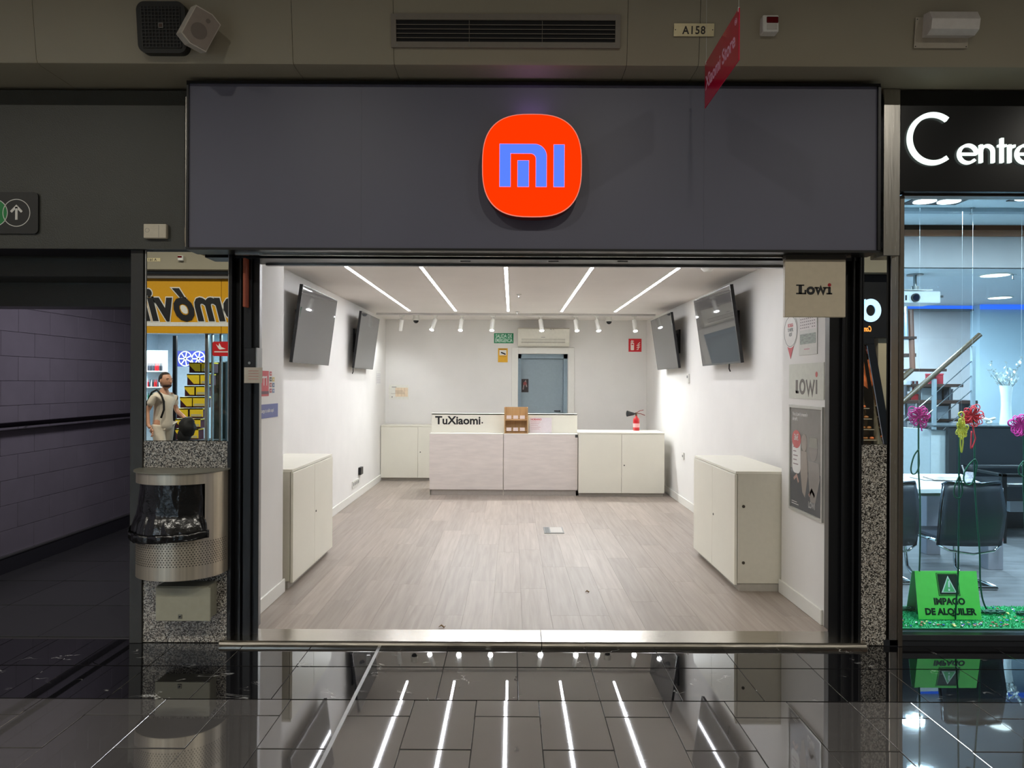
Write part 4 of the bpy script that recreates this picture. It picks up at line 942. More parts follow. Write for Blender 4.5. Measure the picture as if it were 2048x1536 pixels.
# ---- prints on the left wall return (plane x = -1.642)
LX = -1.642
def panelL(name, lab, cat, pxn, pxf, pyt, pyb, m, th=.0015):
    """heights read at the far (right) edge"""
    Df = LX*F/(pxf-CX); Dn = LX*F/(pxn-CX) ; z1, z0 = P(pxf, pyt, Df).z, P(pxf, pyb, Df).z
    t = thing(name, lab, cat, (LX, (Df+Dn)/2, z0)); f = Fr((LX+.0005, Dn, z0), (0, 1, 0))
    if m: MB().rect(f, 0, 0, Df-Dn, z1-z0, th).make('sheet', m, t); f.o.x += th
    return t, f, Df-Dn, z1-z0
t, f, W_, H_ = panelL('red_m_sticker', 'red sticker with a white m on the left wall return', 'sticker', 512, 536, 742, 792, mat('faded_red_sticker2', (196, 78, 86), .4))
MB().stroke(f, [(W_*.35, H_*.42), (W_*.35, H_*.72), (W_*.58, H_*.76), (W_*.58, H_*.42)], .012, .0006).stroke(f, [(W_*.6, H_*.74), (W_*.82, H_*.76), (W_*.82, H_*.42)], .012, .0006).make('letter_m', PW, t)
MB().rect(f, 0, H_*.08, W_, H_*.20, .0005).make('dark_band', mat('sticker_dark', (96, 54, 70), .4), t)
cc = [(190, 96, 96), (96, 92, 80), (170, 92, 92), (176, 84, 90), (206, 184, 110), (96, 120, 150), (126, 146, 176)]
for i, c in enumerate(cc):
    px_, py_ = (538, 743+11.3*i) if i < 4 else (543.5, 754.5+11.3*(i-4))
    q = ('payment_icon_sticker', 'small %s icon sticker on the left wall return' % ['top red', 'dark', 'third red', 'lowest red', 'yellow', 'dark blue', 'light blue'][i], 'sticker', px_, px_+4, py_, py_+8.5)
    t, f, W_, H_ = panelL(*q, mat('icon_%d_print' % i, c, .4)); t['group'] = 'icon stickers'
    MB().rect(f, W_*.3, H_*.35, W_*.7, H_*.65, .0005).make('icon_mark', PW, t)
t, f, W_, H_ = panelL('blue_label', 'blue rectangular label below the icon stickers', 'sticker', 508, 554.5, 806.5, 833, mat('faded_blue_label', (98, 106, 158), .4))
MB().text(f, 'recarga tu saldo aquí', W_*.5, H_*.42, .034, .0005, 0, .0005, 'CENTER', sx=.95).make('lettering', PW, t)

# ================================================================== WASTE BIN ON THE LEFT PILLAR
bx, by = -1.925, 4.188; ba, bb = .252, .245
bzt, bzb = 1.022, .43
bin_ = thing('wall_waste_bin', 'curved brushed steel waste bin with a black bag on the left pillar', 'waste bin', (bx, by, bzb))
def bp(th, z, o=0.): return Vector((bx+(ba+o)*math.cos(th), by-(bb+o)*abs(math.sin(th))**.86, z))
mb = MB(); n = 44
oz0, oz1 = .735, .965; t0, t1 = PI*1.0, PI*.46      # opening range
def wall(mb, ta, tb, za, zb, n, o=0):
    prev = None
    for i in range(n+1):
        t = ta+(tb-ta)*i/n; a = mb.bm.verts.new(bp(t, za, o)); b = mb.bm.verts.new(bp(t, zb, o))
        if prev: mb.bm.faces.new((prev[0], a, b, prev[1]))
        prev = (a, b)
wall(mb, PI, 0, bzb, oz0, n); wall(mb, PI, 0, oz1, bzt, n); wall(mb, PI, PI*43/44, oz0, oz1, 1); wall(mb, PI*10/44, 0, oz0, oz1, 10)
mb.bm.verts.ensure_lookup_table()
bmesh.ops.remove_doubles(mb.bm, verts=mb.bm.verts, dist=1e-4)
o = mb.make('body', mat('bin_stainless', (206, 196, 178), .36, metal=.85, var=.16, scale=4, stretch=(12, 12, .05), rvar=.08), bin_, smooth=40)
md = o.modifiers.new('thick', 'SOLIDIFY'); md.thickness = .003; md.offset = 0; o.modifiers.new('split', 'EDGE_SPLIT').split_angle = math.radians(40)
mb = MB(); mb.prism([bp(PI*i/40, bzt+.004, .014) for i in range(41)], (0, 0, .008)); mb.make('lid', mat('bin_lid_grey', (128, 126, 114), .35, metal=.3), bin_)
mb = MB(); mb.prism([bp(PI*i/40, bzb, -.004) for i in range(41)], (0, 0, .004)).prism([bp(PI*i/40, bzt-.004, -.004) for i in range(41)], (0, 0, .006)); mb.make('base_plate', BLK, bin_)
mb = MB(); wall(mb, PI*.97, PI*.2, oz0-.12, oz1+.01, 24, -.03); mb.make('inner_liner', BLKM, bin_)
# bag: folded over the opening edge
BAG = mat('black_bin_bag', (9, 9, 10), .22, ior=1.55, bump=1.0, bscale=45)
mb = MB(); NU, NV = 60, 26; rows = []
for j in range(NV+1):
    s = j/NV; row = []
    for i in range(NU+1):
        a = i/NU; t = PI*.985+(PI*.222-PI*.985)*a
        z = .972-.235*min(1, s/.62) if s < .62 else .737-.085*math.sin((s-.62)/.38*PI/1.15)*(1-.35*abs(a-.4))
        nn = noise.noise(Vector((a*9, s*3, 1))); n2 = noise.noise(Vector((a*24, s*5, 4)))
        off = -.022+.03*s if s < .5 else -.007+.05*math.sin((s-.5)/.5*PI*.62)
        off += (.010*nn+.006*n2)*(.4+s)
        if s > .62: z += .010*nn
        row.append(mb.bm.verts.new(bp(t, z-.03*math.sin(a*PI)*(s > .62)*(s-.62), off)))
    rows.append(row)
for j in range(NV):
    for i in range(NU): mb.bm.faces.new((rows[j][i], rows[j][i+1], rows[j+1][i+1], rows[j+1][i]))
o = mb.make('bin_bag', BAG, bin_, smooth=True); md = o.modifiers.new('thick', 'SOLIDIFY'); md.thickness = .002
mb = MB(); rr = 11; dz = .0122
for r in range(rr):
    z = .51+dz*r*1.04
    for i in range(44):
        t = PI*(.03+(i+(.5 if r % 2 else 0))/44*.95); c = bp(t, z, .0022); d = bp(t+.01, z, .0002)-bp(t-.01, z, .0002); d.normalize(); nn = d.cross(Vector((0, 0, 1)))
        if nn.dot(c-Vector((bx, by, z))) < 0: nn = -nn
        vs = [mb.bm.verts.new(c+nn*.0004+(d*math.cos(k*PI/3)+Vector((0, 0, math.sin(k*PI/3))))*.0034) for k in range(6)]
        mb.bm.faces.new(vs)
tag(mb.make('dark_hole_discs', BLKM, bin_), kind='stuff')  # flat dark discs give the darkness inside the holes as colour
b0, b1 = P(311, 1240, 4.07), P(420, 1173, 4.07)
gb = thing('metal_service_box', 'small grey metal box with a lock under the waste bin', 'metal box', ((b0.x+b1.x)/2, 4.13, b0.z))
MB().box(b0.x, b1.x-.012, 4.07, 4.19, b0.z, b1.z, .003).make('case', mat('service_box_grey', (136, 134, 118), .45), gb)
MB().box(b0.x, b1.x+.002, 4.062, 4.075, b0.z-.004, b1.z-.006, .003).make('front_cover', mat('service_box_cover', (142, 140, 124), .4), gb)
c = P(359, 1233, 4.06); MB().box(c.x-.012, c.x+.012, 4.058, 4.064, c.z-.014, c.z+.012, .002).make('lock_plate', mat('service_lock', (110, 108, 98), .4, metal=.4), gb); MB().cyl((c.x, 4.06, c.z), (c.x, 4.054, c.z), .005, n=10).make('keyhole', BLK, gb)

# ================================================================== ACROSS THE ARCADE (left mirror)
YEL = mat('sign_yellow', (214, 156, 28), .35, var=.02)
def zM(py, D=11.4): return P(376, py, D).z
ys = thing('yellow_shop_sign', 'yellow fascia sign across the arcade with black italic lettering', 'fascia', (-5.3, OY+.05, zM(667)))
zt, zb = zM(559), zM(667)
for a, b in ((-9.0, -7.0), (-7.0, PX(444, 11.4)), (PX(444, 11.4), -3.3)): MB().box(a+.003, b-.003, OY, OY+.06, zb, zt, .002).make('panel', YEL, ys)
MB().box(-9.0, -3.3, OY+.06, OY+.064, zM(653), zM(645)).make('white_stripe', WHITEP, ys)
MB().box(-9.0, -3.3, OY, OY+.12, zt, zt+.07, .004).make('top_rail', mat('grey_rail', (120, 116, 112), .4), ys)
f = Fr((PX(446, 11.33), OY+.064, zM(639.5, 11.33)), (-1, 0, 0))
xh = (zM(592)-zM(640))
sz = xh/.545*1.04
full = 'automóvil'
def meas(txt):
    mb = MB(); mb.text(FX(0, 0, 0), txt, 0, 0, sz, .001, 0, 0, 'LEFT', 0, .82, 1.0); xs = [v.co.x for v in mb.bm.verts]; mb.bm.free(); return max(xs)
pre = meas('auto')+.06
MB().text(f, full, -pre, 0, sz, .003, .0, .040, shear=.32, sx=.82).make('letter_outline', WHITEP, ys)
MB().text(f, full, -pre, 0, sz, .004, .004, .022, shear=.32, sx=.82).make('lettering', INK, ys)
# number plate and sensor on the opposite bulkhead
by2 = OY+.25; Dv = 2*YM-by2
a, b = PM(294, 523, Dv), PM(320, 516, Dv)
t = thing('unit_number_plate', 'small metal number plate seen only in the left mirror', 'number plate', ((a.x+b.x)/2, by2, a.z))
f = Fr((b.x, by2, a.z), (-1, 0, 0)); MB().rect(f, 0, 0, b.x-a.x+.06, b.z-a.z, .004).make('plate', MATS['plate_metal'], t); MB().text(f, 'A 161', (b.x-a.x)*.62, .01, .055, .001, .004, .001, 'CENTER').make('number', MATS['number_ink'], t)
a, b = PM(357, 522, Dv), PM(367.5, 512, Dv)
t = thing('alarm_sounder', 'white alarm unit with a dark lens seen in the left mirror', 'alarm', ((a.x+b.x)/2, by2+.03, a.z)); MB().box(a.x, b.x, by2, by2+.05, a.z, b.z, .006).make('case', WHITEP, t); MB().box(a.x+.005, b.x-.015, by2+.05, by2+.055, b.z-.035, b.z-.008).make('red_lens', MATS['dark_red_lens'], t)
# shop interior shell
SHW = mat('pale_blue_shop_wall', (196, 212, 222), .6)
struct('floor_opposite_shop', MB().box(-7.6, -3.2, -6.9, OY, 0, .02), GREYTILE, 'floor of the shop across the arcade')
struct('ceiling_opposite_shop', MB().box(-7.6, -3.2, -6.9, OY-.2, 2.62, 2.7).box(-7.6, -3.2, OY-.2, OY, zb, 3.3), SHW, 'ceiling of the shop across the arcade')
struct('wall_opposite_shop', MB().box(-7.6, -3.2, -6.95, -6.85, 0, 2.7).box(-7.65, -7.6, -6.9, OY, 0, 2.7).box(-3.2, -3.15, -6.9, OY, 0, 2.7), SHW, 'pale walls of the shop across the arcade')
t = thing('ceiling_downlight', 'white round downlight in the shop across the arcade', 'ceiling light', (PM(392, 682, 13.2).x, 2*YM-13.2, 2.61))
MB().cyl((t.location.x, t.location.y, 2.60), (t.location.x, t.location.y, 2.62), .16, n=24).make('diffuser', mat('round_led', (255, 255, 255), .5, emit=(235, 246, 255), es=6), t)
# glass doors: chrome uprights
def up(px, w, D, nm='glass_door_upright', lab=''):
    x = PX(px, D); y = 2*YM-D
    return MB().box(x-w/2, x+w/2, y-.03, y+.03, .0, zM(668, D), .003)
gd = thing('glass_door', 'glass entrance door with metal uprights across the arcade', 'door', (PX(440, 11.45), OY-.03, 0))
for px, w in ((413, .05), (424, .02), (441, .03), (457, .03)): up(px, w, 11.45).make('upright', ALU, gd)
MB().box(PX(413, 11.45), PX(462, 11.45), OY-.06, OY-.052, 0, 2.3).make('pane', GLASS, gd)
a, b = PM(422, 712, 11.3), PM(458, 683, 11.3)
t = thing('red_window_sticker', 'red sign with a white aeroplane-like mark in the left mirror', 'sign', ((a.x+b.x)/2, OY+.06, a.z))
f = Fr((b.x, OY+.06, a.z), (-1, 0, 0)); W_, H_ = b.x-a.x, b.z-a.z
MB().plate(f, rrect(0, 0, W_, H_, .03), .005).make('board', REDP, t)
MB().plate(f, [(W_*.25, H_*.5), (W_*.5, H_*.62), (W_*.62, H_*.9), (W_*.66, H_*.68), (W_*.8, H_*.82), (W_*.68, H_*.55), (W_*.6, H_*.45)], .002, .005).rect(f, W_*.1, H_*.26, W_*.9, H_*.33, .002, .005).make('white_mark', PAPER, t)
# dark post, blue banner with wheels, shelves
x0, x1 = PX(344, 12.6), PX(351, 12.6)
struct('trim_10', MB().box(x0, x1, 2*YM-12.65, 2*YM-12.6, 0, 2.35), BLK, 'dark post in the shop across the arcade')
D = 13.6; a, b = PM(352, 733, D), PM(412, 702, D)
bn = thing('blue_banner', 'blue banner printed with two alloy wheels, in the mirrored shop', 'banner', ((a.x+b.x)/2, 2*YM-D, a.z)); f = Fr((b.x, 2*YM-D, a.z), (-1, 0, 0)); W_, H_ = b.x-a.x, b.z-a.z
MB().rect(f, 0, 0, W_, H_, .01).make('cloth', mat('banner_blue', (26, 38, 120), .5), bn)
for cu in (W_*.26, W_*.70):
    mb = MB(); mb.stroke(f, arc(cu, H_*.5, H_*.42, 0, 360, 24, H_*.46), .018, .002, .01, True)
    for q in range(7): mb.stroke(f, [(cu, H_*.5), (cu+H_*.4*math.cos(q*2*PI/7), H_*.5+H_*.44*math.sin(q*2*PI/7))], .02, .002, .01)
    mb.make('printed_wheel', mat('wheel_grey', (206, 212, 218), .4), bn)
# shelving with bottles
D = 12.9; yb = 2*YM-D
sh = thing('shop_shelving', 'white shelving with bottles in the mirrored shop', 'shelving', (PX(300, D), yb, 0))
for py in (742, 774, 800): MB().box(PX(280, D), PX(323, D), yb-.2, yb, zM(py, D)-.02, zM(py, D), .003).make('shelf', WHITEP, sh)
MB().box(PX(280, D), PX(323, D), yb-.22, yb-.2, 0, zM(700, D)).make('back_panel', mat('shelf_back', (170, 186, 196), .5), sh)
cols = [(60, 60, 66), (186, 40, 40), (180, 36, 44), (70, 74, 86), (200, 204, 206), (40, 44, 54), (34, 110, 78)]
for r, (py, hgt, n) in enumerate(((742, .14, 10), (774, .13, 9), (800, .12, 8))):
    pr = None
    for i in range(n):
        x = PX(291, D)+ (PX(321, D)-PX(291, D))*(i+.5)/n; c = cols[(i//4+1)%3 if r == 0 and i > 4 else (r*2+i) % 5 if r else 3*(i % 2)]
        cn = 'bottle_%d_%d_%d' % c
        if r == 2: c = (34, 110, 78); cn = 'bottle_green'
        o = MB().lathe([(.014, 0), (.015, hgt*.6), (.006, hgt*.75), (.006, hgt)], (x, yb-.05, zM(py, D)), 10).make('bottle', mat(cn, c, .3), loc=(x, yb-.05, zM(py, D)), smooth=40)
        tag(o, 'small bottle on the %s shelf of the mirrored shop' % ('top', 'middle', 'lowest')[r], 'bottle', 'bottles on the %s mirrored shelf' % ('top', 'middle', 'lowest')[r])
# stack of yellow-lidded boxes: seven tiers of two
tiers = [(725, 746, 377, 400, 402, 425), (748, 771, 373, 398, 400, 420), (772, 793, 368, 388, 391, 412), (794, 816, 359, 383, 385, 410), (817, 837, 352, 375, 379, 405), (838, 857, 350, 369, 372, 400), (858, 880, 350, 368, 374, 396)]
D = 12.0
YB = mat('battery_box_yellow', (250, 214, 50), .35); YBS = mat('battery_box_side', (62, 22, 34), .5); YBL = mat('battery_label', (200, 190, 140), .4)
for k, (y0, y1, a0, a1, b0, b1) in enumerate(tiers):
    for s, (q0, q1) in enumerate(((a0, a1), (b0, b1))):
        A, B = PM(q0, y1, D), PM(q1, y0, D)
        t = thing('yellow_box', '%s yellow box on tier %s of the mirrored stack' % (('left', 'right')[s], ['one', 'two', 'three', 'four', 'five', 'six', 'seven'][k]+' from the top'), 'box', ((A.x+B.x)/2, A.y-.1, A.z), 'stacked yellow boxes')
        MB().box(A.x+.003, B.x-.003, A.y-.22, A.y, A.z+.004, B.z-.02, .003).make('carton', YBS, t)
        MB().prism([(A.x, A.y+.006, B.z), (B.x, A.y+.006, B.z), (B.x, A.y+.006, A.z+.03), (A.x+(B.x-A.x)*.55 if s == 0 else A.x, A.y+.006, A.z+.03), (A.x, A.y+.006, B.z-.04)], (0, -.004, 0)).box(A.x, B.x, A.y-.22, A.y+.006, B.z-.018, B.z).make('yellow_cover', YB, t)
        if s: MB().box(A.x+.02, B.x-.02, A.y+.006, A.y+.009, A.z+.035, A.z+.075).make('label', YBL, t)
MB_ = MB().box(PX(347, 12.2), PX(432, 12.2), 2*YM-12.7, 2*YM-12.3, 0, PM(380, 880, 12.3).z).make('display_plinth', BLKM); tag(MB_, 'black plinth under the stack of yellow boxes', 'plinth')
tag(MB().box(PX(425, 12.6), PX(452, 12.6), 2*YM-13.0, 2*YM-12.6, 0, 1.9, .02).make('dark_cabinet', mat('dark_teal_board', (30, 40, 44), .3)), 'tall dark cabinet behind the glass door in the mirror', 'cabinet')

# ================================================================== ACROSS THE ARCADE (right mirror)
fo = thing('black_shop_fascia', 'black fascia with a glowing pale letter seen in the right mirror', 'fascia', (5.9, OY+.05, zM(682)))
zt, zb = min(3.295, P(1745, 541, 11.4).z), P(1745, 676, 11.4).z
MB().box(4.6, 7.2, OY, OY+.06, zb, zt, .003).make('board', BLK, fo)
cO = PM(1742, 620.5, 11.3); f = Fr((cO.x, OY+.062, cO.z), (-1, 0, 0))
ICE = mat('ice_blue_led', (190, 220, 240), .4, emit=(150, 205, 250), es=1.0)
mb = MB(); no = 40; o_, i_ = [], []
for q in range(no):
    t = 2*PI*q/no; c, s = math.cos(t), math.sin(t); e = 1.0
    o_.append((.165*c*(1 if c < 0 else 1.0), .185*s)); i_.append((.075*c-.0, .09*s))
for q in range(no):
    mb.plate(f, [i_[q], o_[q], o_[(q+1) % no], i_[(q+1) % no]], .02)
mb.plate(f, [(.08, .18), (.25, .15), (.25, -.12), (.15, -.05)], .02).make('letter', ICE, fo)
MB().text(f, 'Complements', -.02, -.335, .125, .01, 0, .003, shear=.2, sx=.5).make('lettering', mat('orange_led', (220, 140, 60), .4, emit=(255, 165, 75), es=.9), fo)
struct('wall_opposite_right', MB().box(4.6, 7.2, OY-2.2, OY-2.1, 0, 3.3).box(PX(1750, 11.5), 7.2, OY-.15, OY-.02, 0, zb), BEIGE, 'beige wall of the stall seen in the right mirror')
p0, p1 = PM(1737, 690, 11.3), PM(1771, 885, 11.3)
cs_ = thing('food_display_case', 'slanted glass display case of warm lit snacks in the right mirror', 'display case', (5.7, OY, 0))
f = Fr((PX(1700, 11.35), OY+.02, 0), (1, 0, 0)); f.n = Vector((0, 1, 0))
xA, xB = PX(1738, 11.35)-f.o.x, PX(1769, 11.35)-f.o.x; zA, zB = P(1738, 688, 11.35).z, P(1769, 888, 11.35).z
MB().stroke(f, [(xA, zA), (xB+.04, zB), (xB+.06, .1)], .13, .05).stroke(f, [(-.3, zA+.05), (xA+.06, zA+.05)], .10, .05).make('slanted_frame', BLK, cs_)
MB().stroke(f, [(xA-.055, zA-.03), (xB-.03, zB)], .012, .055).make('metal_edge', CHROME, cs_)
FD = mat('snack_brown', (150, 100, 56), .5, var=.5, scale=14); FD2 = mat('snack_orange_poster', (206, 110, 60), .5, var=.5, scale=9)
MB().plate(f, [(-.3, .5), (xB-.05, .5), (xB-.08, zB), (xA-.08, zA-.05), (-.3, zA-.05)], -.02, -.25).make('back_panel', mat('case_back', (96, 72, 48), .5, var=.4, scale=10), cs_)
MB().plate(f, [(xA-.32, zA-.45), (xA+.04, zA-.72), (xA-.03, zA-.28), (xA-.32, zA-.2)], .01, -.1).make('orange_poster', FD2, cs_)
MB().rect(f, -.3, zA-.17, xA-.07, zA-.03, .02, -.05).make('red_header', mat('case_red_header', (120, 56, 44), .5), cs_)
for j in range(4):
    z = zB+.06+.17*j; MB().box(f.o.x-.3, f.o.x+xB-.09-.04*j, OY-.22, OY-.02, z-.012, z).make('shelf', mat('case_shelf', (150, 140, 120), .2), cs_)
random.seed(3)
for j in range(4):
    for i in range(7):
        x = f.o.x+xB-.14-.045*j-.075*i; z = zB+.062+.17*j
        o = MB().sph((x, OY-.08-.04*(i % 2), z+.022), .033, (1.1, 1, .65), 10).make('pastry', FD if (i+j) % 3 else FD2, loc=(x, OY-.08, z), smooth=True)
        tag(o, 'small pastry on the %s shelf of the mirrored snack case' % ('lowest', 'second', 'third', 'top')[j], 'pastry', 'pastries on the %s snack shelf' % ('lowest', 'second', 'third', 'top')[j])
x = f.o.x+xA-.17; o = MB().box(x-.1, x+.1, OY-.02, OY-.012, zA-.98, zA-.86).make('price_card', mat('price_card', (190, 170, 130), .5)); tag(o, 'cream price card in the snack case', 'card')

# ================================================================== THE MAN IN THE LEFT MIRROR
def skin_body(name, joints, edges, m, parent, root=0, sub=2, org=(0, 0, 0)):
    me = bpy.data.meshes.new(name); me.from_pydata([Vector(j[:3])+Vector(org)*0 for j in joints], edges, [])
    o = bpy.data.objects.new(name, me); COL.objects.link(o); o.parent = parent; ORG[o.name] = ORG[parent.name]
    sk = o.modifiers.new('skin', 'SKIN'); sk.use_smooth_shade = True
    for i, j in enumerate(joints):
        r = j[3] if isinstance(j[3], (tuple, list)) else (j[3], j[3]); me.skin_vertices[0].data[i].radius = r
        me.skin_vertices[0].data[i].use_root = (i == root)
    sb = o.modifiers.new('sub', 'SUBSURF'); sb.levels = sub; sb.render_levels = sub
    me.materials.append(m); return o
D = 10.6; mp_ = PM(324, 900, D)
man = thing('person', 'bearded man in white T-shirt walking past, seen in the left mirror', 'person', (mp_.x, mp_.y, 0))
# local frame: +x where he walks, +y his left. heights in metres (about 1.64 m tall)
SK = mat('skin', (196, 146, 118), .5, var=.05)
J = [(0, 0, .90, (.11, .125)), (.01, 0, 1.05, (.10, .115)), (.02, 0, 1.22, (.10, .13)), (.02, 0, 1.33, (.07, .10)), (.035, 0, 1.40, .052), (.05, 0, 1.46, .052),
     (.02, .145, 1.325, .045), (-.08, .20, 1.10, .036), (-.02, .225, .90, .028), (.03, .225, .85, .025),
     (.02, -.145, 1.325, .045), (.06, -.20, 1.09, .036), (.25, -.20, .98, .030), (.30, -.19, .96, .027),
     (0, .09, .84, .085), (.12, .095, .48, .058), (.08, .095, .10, .036), (.20, .10, .04, .030),
     (0, -.09, .84, .085), (-.06, -.095, .46, .058), (-.26, -.095, .14, .036), (-.15, -.10, .05, .030)]
E = [(0, 1), (1, 2), (2, 3), (3, 4), (4, 5), (3, 6), (6, 7), (7, 8), (8, 9), (3, 10), (10, 11), (11, 12), (12, 13), (0, 14), (14, 15), (15, 16), (16, 17), (0, 18), (18, 19), (19, 20), (20, 21)]
skin_body('body', J, E, SK, man)
def hand(base, d, side):
    """palm and five fingers as joined short chains"""
    base = Vector(base); d = Vector(d).normalized(); up_ = Vector((0, 0, 1)); sd = d.cross(up_).normalized()*side
    mb = MB(); mb.sph(base+d*.035, .036, (1, .6, .9), 12)
    for i in range(4):
        o0 = base+d*.06+up_*(.026-.017*i); L = (.055, .065, .06, .045)[i]
        mb.tube([o0, o0+d*L*.45, o0+d*L*.8+sd*.018, o0+d*L*.85+sd*.04], [.0095, .009, .008, .006], 7)
    mb.tube([base+d*.02+up_*.03, base+d*.045+up_*.045+sd*.015, base+d*.07+up_*.045+sd*.03], [.011, .010, .008], 7)
    return mb
# parts whose meshes are made about the man's own origin
def mk(mb, nm, m, smooth=True):
    if nm in ('head', 'hair', 'beard', 'eyes', 'eyebrows', 'mouth'):
        for v_ in mb.bm.verts: v_.co = Vector((.05, 0, 1.43))+(v_.co-Vector((.05, 0, 1.43)))*1.1
    mb.bm.transform(Matrix.Translation(ORG[man.name])); return mb.make(nm, m, man, smooth=smooth)
mk(hand((.04, .225, .845), (.5, 0, -.85), -1), 'hand', SK); mk(hand((.30, -.19, .96), (.9, .1, -.2), 1), 'hand', SK)
# head: shaped ellipsoid with jaw, nose, ears, eyes, beard, hair
hd_ = MB(); hd_.sph((.065, 0, 1.535), .1, (.92, .74, 1.12), 24)
for v_ in hd_.bm.verts:
    p = v_.co
    if p.z < 1.52: k_ = (1.52-p.z)/.1; p.x += .018*k_; p.y *= 1-.25*k_
    if p.x > .13 and 1.5 < p.z < 1.56: p.x += .004
hd_.sph((.160, 0, 1.52), .014, (1.2, .8, 1.5), 8)
for s in (-1, 1): hd_.sph((.055, s*.075, 1.53), .02, (.7, .4, 1.4), 8)
mk(hd_, 'head', SK)
mb = MB(); mb.sph((.052, 0, 1.558), .099, (.94, .80, 1.02), 20)
bmesh.ops.delete(mb.bm, geom=[v_ for v_ in mb.bm.verts if (v_.co.x > .10 and v_.co.z < 1.605) or v_.co.z < 1.515 or (v_.co.x > .07 and v_.co.z < 1.56)], context='VERTS')
mk(mb, 'hair', mat('dark_brown_hair', (36, 28, 24), .7, bump=.8, bscale=300))
mb = MB(); mb.sph((.088, 0, 1.478), .066, (1.02, .84, .62), 18)
bmesh.ops.delete(mb.bm, geom=[v_ for v_ in mb.bm.verts if v_.co.x < .05 or v_.co.z > 1.505], context='VERTS')
mk(mb, 'beard', mat('beard_brown', (74, 52, 42), .8, bump=.8, bscale=300))
mb = MB()
for s in (-1, 1): mb.sph((.142, s*.033, 1.545), .010, (.6, 1.2, .7), 8)
mk(mb, 'eyes', mat('dark_eye', (40, 32, 30), .2)); mb = MB()
for s in (-1, 1): mb.tube([(.150, s*.016, 1.562), (.150, s*.035, 1.568), (.138, s*.052, 1.562)], .0035, 5)
mk(mb, 'eyebrows', mat('dark_brown_hair', (36, 28, 24))); mk(MB().sph((.150, 0, 1.487), .010, (.7, 2, .5), 8), 'mouth', mat('lip', (170, 100, 90), .5))
TS = mat('white_cotton', (214, 202, 184), .8, var=.03, bump=.4, bscale=30)
skin_body('t_shirt', [(0, 0, .80, (.15, .16)), (.005, 0, .92, (.145, .155)), (.01, 0, 1.06, (.13, .145)), (.02, 0, 1.22, (.125, .155)), (.02, 0, 1.33, (.085, .12)), (.03, 0, 1.385, (.056, .062)), (.02, .15, 1.325, .058), (-.045, .195, 1.17, .056), (.02, -.15, 1.325, .058), (.045, -.195, 1.16, .056)],
          [(0, 1), (1, 2), (2, 3), (3, 4), (4, 5), (4, 6), (6, 7), (4, 8), (8, 9)], TS, man)
skin_body('trousers', [(0, 0, 1.0, (.125, .135)), (0, .085, .82, .10), (.12, .095, .48, .075), (.085, .095, .14, .06), (0, -.085, .82, .10), (-.06, -.095, .46, .075), (-.235, -.095, .18, .06)],
          [(0, 1), (1, 2), (2, 3), (0, 4), (4, 5), (5, 6)], mat('cream_trousers', (208, 196, 178), .8, bump=.4, bscale=30), man)
for x, y, z, r in ((.14, .095, .0, .0), (-.20, -.095, .0, .35)):
    mb = MB(); mb.sph((x, y, .045), .055, (2.3, .85, .8), 14); mk(mb, 'shoe', mat('white_shoe', (200, 196, 188), .5))
bk_ = thing('shoulder_bag', 'black bag hanging by a strap from the man\'s shoulder', 'bag', (mp_.x, mp_.y, 0)); 
def mkb(mb, nm, m): mb.bm.transform(Matrix.Translation(ORG[bk_.name])); return mb.make(nm, m, bk_, smooth=True)
mkb(MB().tube([(.12, .12, 1.0), (.155, .10, 1.12), (.155, .10, 1.24), (.11, .11, 1.34), (.03, .12, 1.415), (-.07, .13, 1.375), (-.15, .16, 1.2), (-.19, .2, 1.05)], .014, 8), 'strap', BLKM)
mb = MB(); mb.sph((-.20, .20, .96), .1, (.75, .9, 1.4), 16); mkb(mb, 'pouch', BLKM)
jk = thing('black_jacket', 'black jacket carried over the man\'s forearm', 'jacket', (mp_.x, mp_.y, 0))
mb = MB(); mb.sph((.33, -.17, .86), .12, (1.0, 1.0, 1.25), 24)
for v_ in mb.bm.verts: v_.co += (v_.co-Vector((.33, -.17, .86)))*.25*noise.noise(v_.co*14)
mb.sph((.28, -.15, .72), .10, (.95, 1.0, 1.4), 20)
mb.bm.transform(Matrix.Translation(ORG[jk.name])); mb.make('cloth', BLKM, jk, smooth=True)
for o in (man, bk_, jk): o.rotation_euler = (0, 0, math.radians(26))

# ================================================================== THE LIT SHOP ON THE RIGHT
GFZ = .07
ns_ = thing('neighbour_fascia', 'black fascia board with white glowing Centre lettering', 'fascia', (3.4, 4.15, 2.6))
zt, zb = P(1900, 181, 4.12).z, P(1900, 383, 4.12).z
MB().box(PX(1797.5, 4.12), 9.4, 4.12, 4.2, zb, zt, .002).make('board', mat('black_gloss_board', (16, 17, 18), .22), ns_)
f = FX(0, 4.119, 0); kk = 4.12/F
def UV(px, py): v_ = P(px, py, 4.12); return (v_.x, v_.z)
GW = mat('white_glow_letter', (240, 250, 245), .4, emit=(236, 255, 246), es=1.15)
c = UV(1862, 279); R = 46*kk
MB().stroke(f, arc(c[0], c[1], R, 52, 308, 40, R*1.04), 9*kk, .02).make('letter_c', GW, ns_)
sw = 5.4*kk; xh = 38*kk
def e_at(px):
    c = UV(px, 309.5); r = 17.5*kk
    return MB().stroke(f, [(c[0]-r, c[1]), (c[0]+r, c[1])], sw*.8, .02).stroke(f, arc(c[0], c[1], r, 0, 320, 26), sw, .02)
e_at(1932).make('letter_e', GW, ns_)
a = UV(1958, 327); b = UV(1958, 291)
c = UV(1970, 305); r = 12*kk
MB().stroke(f, [a, b], sw, .02).stroke(f, arc(c[0], c[1], r, 180, 0, 14)+[(c[0]+r, a[1])], sw, .02).make('letter_n', GW, ns_)
a, b = UV(1999.5, 327), UV(1999.5, 278); g_ = UV(1992, 293); h_ = UV(2008, 293)
